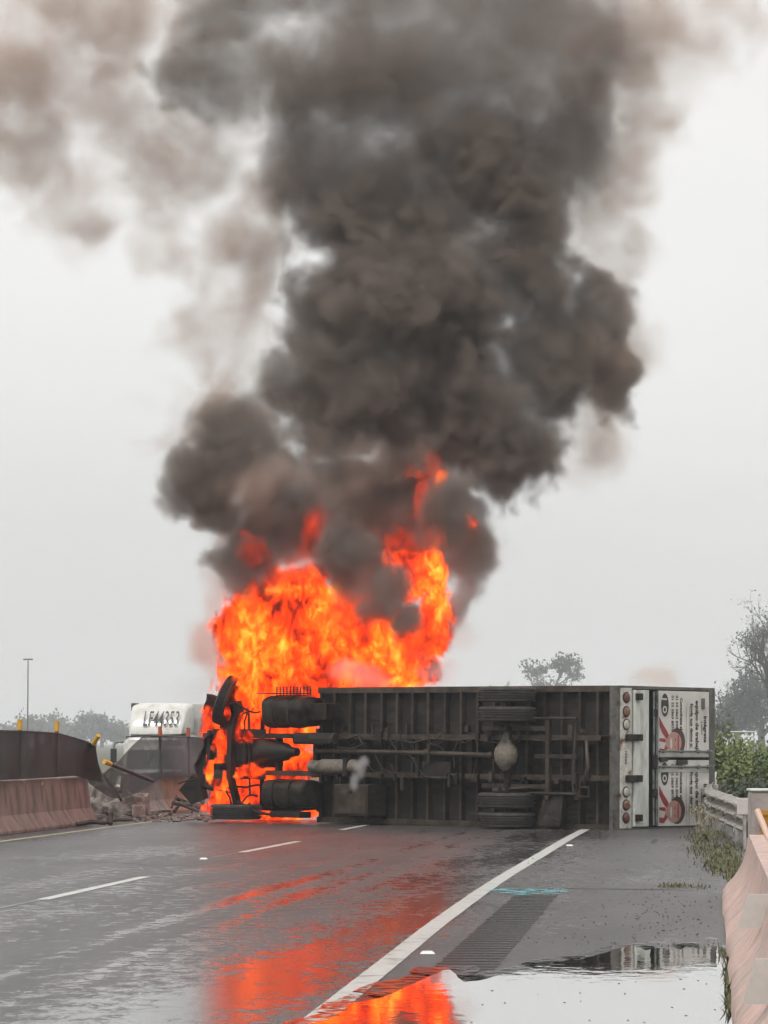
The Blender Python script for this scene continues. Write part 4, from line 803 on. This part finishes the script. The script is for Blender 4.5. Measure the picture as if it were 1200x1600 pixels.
for i, (px, top, d, sp) in enumerate(((58, 1128, 640, 3.0), (76, 1124, 660, 3.2), (100, 1136, 650, 2.6), (125, 1121, 620, 3.4), (146, 1128, 630, 3.0), (160, 1126, 610, 2.8), (177, 1140, 650, 2.4), (12, 1141, 700, 3.0), (36, 1140, 700, 3.0), (300, 1142, 640, 4))):
    tree('tree', tbase(px, d, -1.5), (1160 - top) / F * d + 3.0, sp, L3 if i % 2 else L1, ['leftmost of the rounded hazy trees right of the lamp mast', 'broad hazy tree between the lamp mast and the second yellow post', 'low hazy tree just right of the second yellow post', 'tallest hazy tree above the leaning yellow post', 'rounded hazy tree above the torn screen edge', 'dark hazy tree left of the white truck mirror', 'small hazy tree nearest the white truck', 'faint low tree at the left edge beyond the screen', 'faint low tree left of the lamp mast', 'hazy tree behind the white truck'][i], seed=50 + i, leaf=.7, nleaf=900, trunk=.25, clump=1.8, levels=3, first=.2, group=LG)
def shrub(px, d, h, wd, m, lbl, seed, n=1500, leaf=.12, zb=-.25):
    rnd = random.Random(seed); e_ = empty('shrub', tbase(px, d, zb), label=lbl, cat='shrub', group='green shrubs beyond the crash barrier'); st = MB(); lm = MB()
    for i in range(26):
        a = rnd.uniform(0, 6.283); rr = wd * math.sqrt(rnd.random()); t = Vector((rr * math.cos(a), rr * math.sin(a) * .7, h * rnd.uniform(.6, 1.05) * (1 - .35 * (rr / wd) ** 2))); b_ = Vector((t.x * .4, t.y * .4, 0)); mid_ = (b_ + t) / 2 + Vector((rnd.uniform(-.1, .1), 0, .1)); st.tube([b_, mid_, t], .018, 4, cap=False, r2=.006)
        for k in range(n // 26):
            u = rnd.random() ** .6; c = b_.lerp(t, u) + Vector((rnd.gauss(0, .16), rnd.gauss(0, .16), rnd.gauss(0, .10))); s_ = leaf * rnd.uniform(.5, 1.4); v_ = Vector((rnd.gauss(0, .6), rnd.gauss(0, .6), rnd.gauss(.3, .6))).normalized(); w_ = v_.orthogonal().normalized() * s_ * .28; v_ = v_ * s_
            lm.v += [c, c + v_ * .5 + w_, c + v_, c + v_ * .5 - w_]; q = len(lm.v) - 4; lm.f.append((q, q + 1, q + 2, q + 3))
    st.build('stems', Mbark, e_); lm.build('foliage', m, e_)
SH = [(1122, 92, 2.1, .55, L2, 'yellow green shrub against the edge of the truck box'), (1148, 96, 1.95, .8, L2, 'bright green shrub behind the bend of the crash barrier'), (1172, 90, 2.0, .8, L2, 'broad green shrub above the marker plate'), (1200, 88, 2.05, .8, L2, 'green shrub at the right edge above the grey post'), (1225, 94, 2.1, .9, L2, 'green shrub partly outside the right edge'),
      (1190, 70, 1.0, .6, L1, 'low dark shrub just behind the grey post'), (1160, 72, 1.05, .6, L1, 'low dark shrub behind the marker plate'), (1135, 74, .95, .45, L4, 'low dry shrub at the corner of the truck box')]
for i, (px, d, h, wd, m, l) in enumerate(SH): shrub(px, d, h, wd, m, l, 70 + i, n=2200, leaf=.13)
# a far white rail glimpsed between the trees
o = MB().box(-.75, .75, -.03, .03, -.03, .03).build('far_rail', mat('white_rail', (.8, .8, .8), .5), label='thin white rail glimpsed between the blue grey trees', cat='rail'); o.location = at(1160, 1143, 210)
for x_ in (-.7, .7): MB().box(x_ - .015, x_ + .015, -.02, .02, -2.4, -.06).build('post', Mst, o)
# weeds along the shoulder and the foot of the crash barrier
def weeds(name, spots, m, lbl, seed, hmin, hmax):
    rnd = random.Random(seed); s = MB()
    for cx_, cy_, rx, ry, n_ in spots:
        for i in range(n_):
            p = gr(cx_ + rnd.gauss(0, .5) * rx, cy_ + rnd.gauss(0, .5) * ry, -.03); hh_ = rnd.uniform(hmin, hmax); a = rnd.uniform(0, 6.283); ln_ = rnd.uniform(.1, .8) * hh_; w_ = Vector((math.cos(a + 1.57), math.sin(a + 1.57), 0)) * rnd.uniform(.003, .009)
            t1 = p + Vector((math.cos(a) * ln_ * .4, math.sin(a) * ln_ * .4, hh_ * .65)); t2 = p + Vector((math.cos(a) * ln_, math.sin(a) * ln_, hh_)); s.v += [p - w_, p + w_, t1 + w_, t1 - w_, t2]; k = len(s.v) - 5; s.f += [(k, k + 1, k + 2, k + 3), (k + 3, k + 2, k + 4)]
    return s.build(name, m, kind='stuff', label=lbl, cat='weeds')
weeds('grass', [(1105, 1330, 30, 16, 900), (1128, 1352, 28, 20, 1600), (1142, 1345, 16, 26, 1200), (1150, 1372, 14, 10, 500), (1095, 1312, 22, 10, 500), (1120, 1306, 26, 10, 500)], L4, 'green weeds growing at the foot of the crash barrier', 5, .02, .11)
weeds('grass', [(1052, 1390, 26, 3, 220), (1090, 1392, 20, 3, 90)], L4, 'thin tufts of grass in the road joint', 6, .02, .08)
weeds('grass', [(1130, 1495, 6, 8, 30), (1136, 1530, 5, 20, 50), (1139, 1580, 4, 20, 60)], L4, 'sparse weeds between the puddle and the pink barrier', 8, .03, .12)
# weed stalks with seed heads by the truck's rear corner
st = MB(); rnd = random.Random(9)
for i in range(26):
    p = gr(rnd.uniform(1088, 1118), rnd.uniform(1298, 1316), -.03); q = p + Vector((rnd.uniform(-.15, .15), 0, rnd.uniform(.2, .5))); st.tube([p, q], .005, 4)
    for k in range(4): st.ell(q + Vector((rnd.gauss(0, .04), 0, rnd.gauss(0, .05))), (.018, .018, .022), 5, 3)
st.build('weed_stalks', mat('seed_heads', (.30, .27, .18), .8, var=.3), kind='stuff', label='dry weed stalks with pale seed heads at the rear corner of the truck', cat='weeds')
# ------------------------------------------------------------------ haze
hz = bpy.data.materials.new('haze'); hz.use_nodes = True; t = hz.node_tree; t.nodes.clear(); v = t.nodes.new('ShaderNodeVolumePrincipled'); v.inputs['Color'].default_value = (.93, .96, 1, 1); v.inputs['Density'].default_value = .00045; v.inputs['Density Attribute'].default_value = ''
o_ = t.nodes.new('ShaderNodeOutputMaterial'); t.links.new(v.outputs[0], o_.inputs['Volume'])
MB().box(-1000, 1000, -40, 3050, -1.8, 19.5).build('haze', hz, kind='stuff', label='thin pale haze lying over the road and the far trees', cat='haze')
# ------------------------------------------------------------------ smoke and fire: voxel clouds grown from overlapping puffs
class G:
    def __init__(s, name):
        s.t = bpy.data.node_groups.new(name, 'GeometryNodeTree')
        s.t.interface.new_socket('Geometry', in_out='OUTPUT', socket_type='NodeSocketGeometry')
    def n(s, kind, **kw):
        q = s.t.nodes.new(kind)
        for k, v in kw.items(): setattr(q, k, v)
        return q
    def put(s, sock, v):
        if isinstance(v, bpy.types.NodeSocket): s.t.links.new(v, sock)
        else: sock.default_value = v
    def m(s, op, a, b=None, c=None, clamp=False):
        q = s.n('ShaderNodeMath', operation=op, use_clamp=clamp); s.put(q.inputs[0], a)
        if b is not None: s.put(q.inputs[1], b)
        if c is not None: s.put(q.inputs[2], c)
        return q.outputs[0]
    def v(s, op, a, b=None, sc=None):
        q = s.n('ShaderNodeVectorMath', operation=op); s.put(q.inputs[0], a)
        if b is not None: s.put(q.inputs[1], b)
        if sc is not None: s.put(q.inputs['Scale'], sc)
        return q.outputs['Value'] if op in ('DOT_PRODUCT', 'LENGTH') else q.outputs[0]
    def noise(s, vec, scale, detail=3, rough=.55, color=False):
        q = s.n('ShaderNodeTexNoise'); s.put(q.inputs['Vector'], vec); q.inputs['Scale'].default_value = scale
        q.inputs['Detail'].default_value = detail; q.inputs['Roughness'].default_value = rough
        return q.outputs[1] if color else q.outputs[0]
    def voro(s, vec, scale, smooth=.6):
        q = s.n('ShaderNodeTexVoronoi', feature='SMOOTH_F1'); s.put(q.inputs['Vector'], vec); q.inputs['Scale'].default_value = scale
        q.inputs['Smoothness'].default_value = smooth
        return q.outputs['Distance']
def cloud(name, blobs, vox, material, skin, D0=66.0, lo=None, hi=None, warp=((.55, .5), (1.6, .22), (4.0, .08)), vor=((.9, .5), (2.2, .3)), fbm=(1.2, 5, .5), sharp=3.0, offset=0.0, stretch=1.0, hull=.3, hull_t=.05, smooth=.25, mod=None, fade=None, **tags):
    g = G(name); rnd = random.Random(len(blobs) * 7 + 1)
    pos = g.n('GeometryNodeInputPosition').outputs[0]
    base = g.v('MULTIPLY', pos, (1, 1, stretch)) if stretch != 1 else pos
    p = pos
    for sc, am in warp:
        c = g.noise(base, sc, 2, .5, True)
        c = g.v('SUBTRACT', c, (.5, .5, .5)); c = g.v('SCALE', c, sc=am * 2); p = g.v('ADD', p, c)
    acc = None; bb = [[1e9] * 3, [-1e9] * 3]
    for b in blobs:
        px, py, rx, ry = b[:4]; dd = b[4] if len(b) > 4 else rnd.uniform(-.6, .6); rd = b[5] if len(b) > 5 else None
        c = at(px, py, D0 + dd); k = (D0 + dd) / F; r = (rx * k, (rd if rd else min(1.8, .8 * (rx + ry) / 2 * k)), ry * k)
        for i in range(3): bb[0][i] = min(bb[0][i], c[i] - r[i]); bb[1][i] = max(bb[1][i], c[i] + r[i])
        q = g.v('SUBTRACT', p, tuple(c)); q = g.v('MULTIPLY', q, (1 / r[0], 1 / r[1], 1 / r[2]))
        s_ = g.m('SUBTRACT', 1.0, g.v('LENGTH', q))
        acc = s_ if acc is None else g.m('SMOOTH_MAX', acc, s_, smooth)
    f = acc
    p2 = g.v('MULTIPLY', p, (1, 1, stretch)) if stretch != 1 else p
    for sc, am in vor: f = g.m('ADD', f, g.m('MULTIPLY', g.m('SUBTRACT', .42, g.voro(p2, sc)), am))
    f = g.m('ADD', f, g.m('MULTIPLY', g.m('SUBTRACT', g.noise(p2, fbm[0], fbm[1]), .5), fbm[2]))
    f = g.m('MULTIPLY', g.m('ADD', f, offset), sharp, clamp=True)
    if mod:                       # thick and thin places inside the cloud
        q = g.n('ShaderNodeMapRange'); g.put(q.inputs[0], g.noise(p, mod[0], 3)); q.inputs[1].default_value = .38; q.inputs[2].default_value = .62; q.inputs[3].default_value = mod[1]; f = g.m('MULTIPLY', f, q.outputs[0])
    if fade:
        q = g.n('ShaderNodeMapRange'); sz_ = g.n('ShaderNodeSeparateXYZ'); g.put(sz_.inputs[0], p); g.put(q.inputs[0], sz_.outputs[2]); q.inputs[1].default_value = fade[0]; q.inputs[2].default_value = fade[1]; q.inputs[3].default_value = 1; q.inputs[4].default_value = fade[2]; f = g.m('MULTIPLY', f, q.outputs[0])
    mg = .35
    lo = lo or [bb[0][i] - mg for i in range(3)]; hi = hi or [bb[1][i] + mg for i in range(3)]
    lo = [max(lo[0], -9.2), lo[1], max(lo[2], .03)]; hi = [min(hi[0], 9.2), hi[1], min(hi[2], 18.2)]
    cube = g.n('GeometryNodeVolumeCube'); g.put(cube.inputs['Density'], f)
    cube.inputs['Min'].default_value = lo; cube.inputs['Max'].default_value = hi
    for i, ax in enumerate('XYZ'): cube.inputs['Resolution ' + ax].default_value = max(8, int((hi[i] - lo[i]) / vox))
    sm = g.n('GeometryNodeSetMaterial'); g.put(sm.inputs[0], cube.outputs[0]); sm.inputs['Material'].default_value = material
    v2m = g.n('GeometryNodeVolumeToMesh', resolution_mode='VOXEL_SIZE'); g.put(v2m.inputs[0], cube.outputs[0])
    v2m.inputs['Voxel Size'].default_value = hull; v2m.inputs['Threshold'].default_value = hull_t
    sm2 = g.n('GeometryNodeSetMaterial'); g.put(sm2.inputs[0], v2m.outputs[0]); sm2.inputs['Material'].default_value = skin
    j = g.n('GeometryNodeJoinGeometry'); g.t.links.new(sm2.outputs[0], j.inputs[0]); g.t.links.new(sm.outputs[0], j.inputs[0])
    out = g.n('NodeGroupOutput'); g.put(out.inputs[0], j.outputs[0])
    me = bpy.data.meshes.new(name); o = bpy.data.objects.new(name, me); C.objects.link(o); me.materials.append(skin)
    md = o.modifiers.new('grow', 'NODES'); md.node_group = g.t
    return tag(o, kind='stuff', **tags)
def skin_mat(name, col):
    m = bpy.data.materials.new(name); m.use_nodes = True; t = m.node_tree; t.nodes.clear()
    a = t.nodes.new('ShaderNodeBsdfTransparent'); b = t.nodes.new('ShaderNodeBsdfDiffuse'); b.inputs[0].default_value = (*col, 1)
    x = t.nodes.new('ShaderNodeMixShader'); x.inputs[0].default_value = .004
    o = t.nodes.new('ShaderNodeOutputMaterial')
    t.links.new(a.outputs[0], x.inputs[1]); t.links.new(b.outputs[0], x.inputs[2]); t.links.new(x.outputs[0], o.inputs[0]); return m
def smoke_mat(name, dens, col, absorb=None, aniso=0.0):
    m = bpy.data.materials.new(name); m.use_nodes = True; t = m.node_tree; t.nodes.clear()
    v = t.nodes.new('ShaderNodeVolumePrincipled'); v.inputs['Color'].default_value = (*col, 1); v.inputs['Density Attribute'].default_value = ''
    v.inputs['Anisotropy'].default_value = aniso
    at_ = t.nodes.new('ShaderNodeAttribute'); at_.attribute_name = 'density'
    mu = t.nodes.new('ShaderNodeMath'); mu.operation = 'MULTIPLY'; mu.inputs[1].default_value = dens
    t.links.new(at_.outputs['Fac'], mu.inputs[0]); t.links.new(mu.outputs[0], v.inputs['Density'])
    if absorb: v.inputs['Absorption Color'].default_value = (*absorb, 1)
    o = t.nodes.new('ShaderNodeOutputMaterial'); t.links.new(v.outputs[0], o.inputs['Volume']); return m
def fire_mat(name, sigma=16.0, gain=1.0):
    m = bpy.data.materials.new(name); m.use_nodes = True; t = m.node_tree; t.nodes.clear(); N = t.nodes.new; L = t.links.new
    a = N('ShaderNodeAttribute'); a.attribute_name = 'density'
    tc = N('ShaderNodeTexCoord'); mp = N('ShaderNodeMapping'); mp.inputs['Scale'].default_value = (1, 1, .6); L(tc.outputs['Object'], mp.inputs[0])
    n0 = N('ShaderNodeTexNoise'); n0.inputs['Scale'].default_value = 1.7; n0.inputs['Detail'].default_value = 3; L(mp.outputs[0], n0.inputs['Vector'])
    ad = N('ShaderNodeVectorMath'); ad.operation = 'MULTIPLY_ADD'; L(n0.outputs[1], ad.inputs[0]); ad.inputs[1].default_value = (.9, .9, .9); L(mp.outputs[0], ad.inputs[2])
    n1 = N('ShaderNodeTexNoise'); n1.inputs['Scale'].default_value = 5.2; n1.inputs['Detail'].default_value = 3.5; n1.inputs['Roughness'].default_value = .62; L(ad.outputs[0], n1.inputs['Vector'])
    n2 = N('ShaderNodeTexNoise'); n2.inputs['Scale'].default_value = 1.3; n2.inputs['Detail'].default_value = 2; L(mp.outputs[0], n2.inputs['Vector'])
    # heat = how deep inside the flame, broken up by turbulence
    h = N('ShaderNodeMath'); h.operation = 'MULTIPLY_ADD'; L(n1.outputs[0], h.inputs[0]); h.inputs[1].default_value = 2.6; h.inputs[2].default_value = -.97
    h2 = N('ShaderNodeMath'); h2.operation = 'MULTIPLY_ADD'; L(n2.outputs[0], h2.inputs[0]); h2.inputs[1].default_value = 2.0; L(h.outputs[0], h2.inputs[2])
    h3 = N('ShaderNodeMath'); h3.operation = 'SUBTRACT'; L(h2.outputs[0], h3.inputs[0]); h3.inputs[1].default_value = .97
    r = N('ShaderNodeValToRGB'); L(h3.outputs[0], r.inputs[0]); e = r.color_ramp.elements
    e[0].position = .0; e[0].color = (.16, .008, .002, 1); e[1].position = 1.0; e[1].color = (3.2, .85, .09, 1)
    for p_, c_ in ((.14, (.75, .028, .004, 1)), (.3, (1.6, .07, .003, 1)), (.5, (2.5, .155, .003, 1)), (.75, (2.9, .36, .012, 1))):
        q = e.new(p_); q.color = c_
    s = N('ShaderNodeMath'); s.operation = 'MULTIPLY'; L(a.outputs['Fac'], s.inputs[0]); s.inputs[1].default_value = sigma
    s2 = N('ShaderNodeMath'); s2.operation = 'MULTIPLY'; L(s.outputs[0], s2.inputs[0]); s2.inputs[1].default_value = gain
    em = N('ShaderNodeEmission'); L(r.outputs[0], em.inputs[0]); L(s2.outputs[0], em.inputs[1])
    ab = N('ShaderNodeVolumeAbsorption'); ab.inputs[0].default_value = (0, 0, 0, 1); L(s.outputs[0], ab.inputs[1])
    x = N('ShaderNodeAddShader'); L(em.outputs[0], x.inputs[0]); L(ab.outputs[0], x.inputs[1])
    o = N('ShaderNodeOutputMaterial'); L(x.outputs[0], o.inputs['Volume']); m.cycles.volume_step_rate = .45; return m

DARK = [(600, 770, 70, 50, .2), (700, 790, 60, 60, .4), (560, 830, 60, 50, .1), (430, 800, 60, 50, .6), (350, 800, 46, 40, .4), (270, 770, 36, 40), (740, 850, 34, 50), (690, 800, 52, 62, -1.5), (895, 180, 78, 120, .6), (940, 500, 50, 80, .4), (880, 60, 130, 90, .7), (640, 985, 30, 18, -1.6), (965, 590, 46, 80, .5), (385, 885, 54, 44), (345, 1010, 24, 44, .8), (525, 865, 48, 72, -1.4), (590, 925, 50, 36, -2.1), (560, 880, 50, 44, -1.8), (630, 965, 34, 20, -2.1), (722, 870, 46, 74), (705, 950, 24, 50, .3), (440, 830, 54, 44, .4), (580, 840, 60, 60, .5), (660, 870, 60, 50, .7),
 (505, 785, 78, 66), (312, 745, 70, 60), (375, 690, 76, 64), (430, 745, 66, 56), (560, 760, 66, 60, .3), (645, 800, 82, 84, .6), (810, 715, 92, 78), (700, 640, 140, 125), (560, 610, 135, 100),
 (455, 590, 72, 66), (845, 560, 95, 115), (650, 470, 155, 130), (815, 420, 105, 105), (520, 490, 85, 80), (610, 320, 150, 130), (760, 260, 140, 145),
 (500, 230, 110, 110), (560, 110, 210, 130), (330, 120, 100, 80), (760, 80, 190, 140), (880, 190, 80, 110), (600, -40, 300, 90), (350, 0, 100, 80), (870, 10, 110, 80)]
THIN = [(1000, 120, 90, 120, .2), (1060, 60, 110, 70, .4), (950, 300, 60, 90, .4), (1140, 10, 90, 40, .4), (420, 330, 50, 120, .5), (985, 540, 46, 80, .3), (420, 150, 50, 90, .3), (60, 110, 170, 130, .8), (160, 30, 190, 100, .5), (148, 295, 62, 72, .2), (255, 395, 66, 54, .3), (290, 250, 130, 120, .9), (370, 400, 90, 110, .8), (30, 240, 90, 90, .6), (210, 170, 120, 100, .7), (130, 350, 70, 60, .5),
 (945, 590, 72, 105, .6), (915, 690, 70, 65, .6), (960, 200, 80, 150, .4), (1010, 40, 160, 80, .4), (920, 400, 80, 100, .8), (360, 520, 80, 90, .9), (1090, 20, 80, 40, .3), (330, 640, 80, 60, .3), (880, 330, 80, 80, .5),
 (400, 830, 85, 75, .5), (600, 730, 90, 60, -.8), (330, 700, 110, 95, .2), (450, 740, 110, 80, -.5), (680, 850, 95, 90, .4), (560, 820, 120, 90, .3), (370, 900, 60, 60, .4), (345, 1000, 34, 70, .6), (715, 960, 34, 60, .3), (430, 660, 90, 60, -.4)]
FIRE = [(425, 1010, 70, 92), (378, 960, 34, 36), (395, 925, 14, 18), (470, 925, 44, 48), (515, 1000, 90, 68), (600, 1015, 88, 55), (652, 900, 44, 34, -.4), (684, 950, 22, 58, -.4), (655, 1000, 42, 45), (618, 880, 30, 20, -.5),
 (560, 985, 40, 24, -.3), (440, 1070, 90, 50), (540, 1060, 90, 35), (620, 1050, 60, 26),
 (395, 857, 12, 18, -.1), (498, 812, 10, 20, -.1), (660, 772, 11, 26, -.2), (642, 733, 8, 10, -.3), (684, 852, 16, 22, -.4), (735, 822, 8, 10, -1.0), (686, 748, 8, 20, -.2), (676, 806, 7, 12, -.2), (585, 990, 30, 20, .2)]
LOW = [(410, 1125, 60, 34, .5), (470, 1150, 50, 26, .5), (400, 1180, 66, 44, .5), (470, 1195, 40, 26, .4), (385, 1230, 50, 38, .4), (440, 1225, 34, 44, .6), (340, 1140, 18, 34, -.2), (335, 1190, 14, 46, .2), (345, 1255, 16, 12, .1), (400, 1262, 12, 14, -.4), (492, 1268, 8, 10, -.3), (385, 1090, 34, 20, -.9), (352, 1115, 26, 12, -1.2), (430, 1268, 80, 16, .9), (345, 1165, 7, 30, -1.5), (350, 1268, 30, 10, .9), (330, 1205, 6, 22, -1.5), (372, 1140, 4, 22, -1.6), (352, 1225, 5, 18, -1.6), (340, 1190, 14, 5, -1.6), (390, 1205, 30, 8, -1.8), (385, 1150, 14, 8, -1.8), (365, 1240, 24, 12, -1.0), (322, 1110, 8, 12, -1.3)]
skin = skin_mat('smoke_edge', (.3, .28, .27))
cloud('dark_smoke', DARK, .06, smoke_mat('soot', 5.8, (.355, .295, .26)), skin, offset=.14, sharp=3.0, warp=((.5, .5), (1.5, .26), (4, .10), (9, .045)), vor=((.9, .5), (2.1, .42), (5, .24)), fbm=(1.3, 8, 1.0), mod=(.5, .40), fade=(9.0, 15.0, .24), label='thick dark grey smoke billowing up from the burning truck', cat='smoke')
cloud('thin_smoke', THIN, .09, smoke_mat('thin_soot', 1.6, (.72, .57, .48)), skin, vor=((.6, .35), (1.6, .35), (4, .15)), fbm=(.85, 8, 3.0), sharp=1.25, offset=.14, warp=((.4, .8), (1.2, .45), (3, .16), (7, .06)), mod=(.7, .2), label='thin pale brown smoke drifting left and right of the dark column', cat='smoke')
cloud('fire', FIRE, .042, fire_mat('flame'), skin, D0=66.6, warp=((.9, .30), (2.6, .24), (6, .11), (13, .04)), vor=((2.2, .5), (5, .3)), fbm=(2.6, 7, 1.9), sharp=4.5, offset=.14, stretch=.55, hull=.14, label='tall bright orange flames rising from the burning cab', cat='fire')
cloud('chassis_fire', LOW, .04, bpy.data.materials['flame'], skin, D0=67.2, warp=((.9, .2), (2.6, .20), (6, .11), (13, .04)), vor=((2.2, .4), (5, .3)), fbm=(3, 6, 1.4), sharp=4, stretch=.55, hull=.14, label='orange flames burning between the chassis rails and front wheels of the truck', cat='fire')
cloud('water_spray', [(635, 1044, 70, 30), (570, 1056, 50, 20), (690, 1052, 46, 22)], .07, smoke_mat('spray', 1.9, (.95, .9, .88)), skin, D0=65.6, vor=((1.5, .2),), fbm=(2, 3, .4), sharp=1.5, label='pale mist of water spray above the front end of the truck box', cat='spray')
cloud('brown_puff', [(1035, 1052, 38, 26), (1010, 1062, 36, 20), (1060, 1062, 26, 16)], .08, smoke_mat('brown_air', 1.1, (.80, .58, .42)), skin, D0=65.5, vor=((1.5, .2),), fbm=(2, 3, .5), sharp=1.3, offset=.05, label='faint tan smoke rising behind the rear end of the truck box', cat='smoke')
cloud('steam_puff', [(562, 1200, 12, 18), (555, 1222, 10, 20), (570, 1190, 12, 10)], .03, smoke_mat('steam', 4.0, (.85, .85, .85)), skin, D0=62.9, vor=((4, .3),), fbm=(5, 4, .8), sharp=1.5, hull=.08, warp=((3, .08), (8, .03)), label='small white puff of steam by the tool box under the truck', cat='steam')
cloud('grey_smoke', [(300, 1090, 40, 30), (322, 1062, 30, 40), (290, 1180, 36, 40), (310, 1235, 30, 28), (330, 1285, 60, 10)], .09, smoke_mat('grey_air', .32, (.6, .56, .53)), skin, D0=68.5, vor=((1.2, .3),), fbm=(1.6, 4, .8), sharp=1.2, offset=.05, label='thin grey smoke drifting off the nose of the truck across the median', cat='smoke')
dull = fire_mat('dull_fire_glow', 1.5, .8); el = dull.node_tree.nodes['Color Ramp'].color_ramp.elements  # veiled flames plus emissive red standing in for firelight on the smoke
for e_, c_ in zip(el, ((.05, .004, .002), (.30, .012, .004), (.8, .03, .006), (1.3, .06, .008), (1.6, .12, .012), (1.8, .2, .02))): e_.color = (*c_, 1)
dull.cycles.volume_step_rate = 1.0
cloud('veiled_fire_glow', [(600, 930, 70, 50), (672, 790, 34, 74), (500, 835, 30, 56), (398, 862, 24, 30), (545, 965, 50, 40), (735, 835, 18, 24), (460, 900, 50, 30), (640, 860, 50, 40), (660, 990, 50, 50)], .06, dull, skin, D0=64.9, warp=((.9, .3), (2.6, .24), (6, .1)), vor=((2.2, .4),), fbm=(2.6, 6, 1.6), sharp=2, stretch=.6, label='dull red flames and added fire glow half hidden inside the dark smoke', cat='fire')
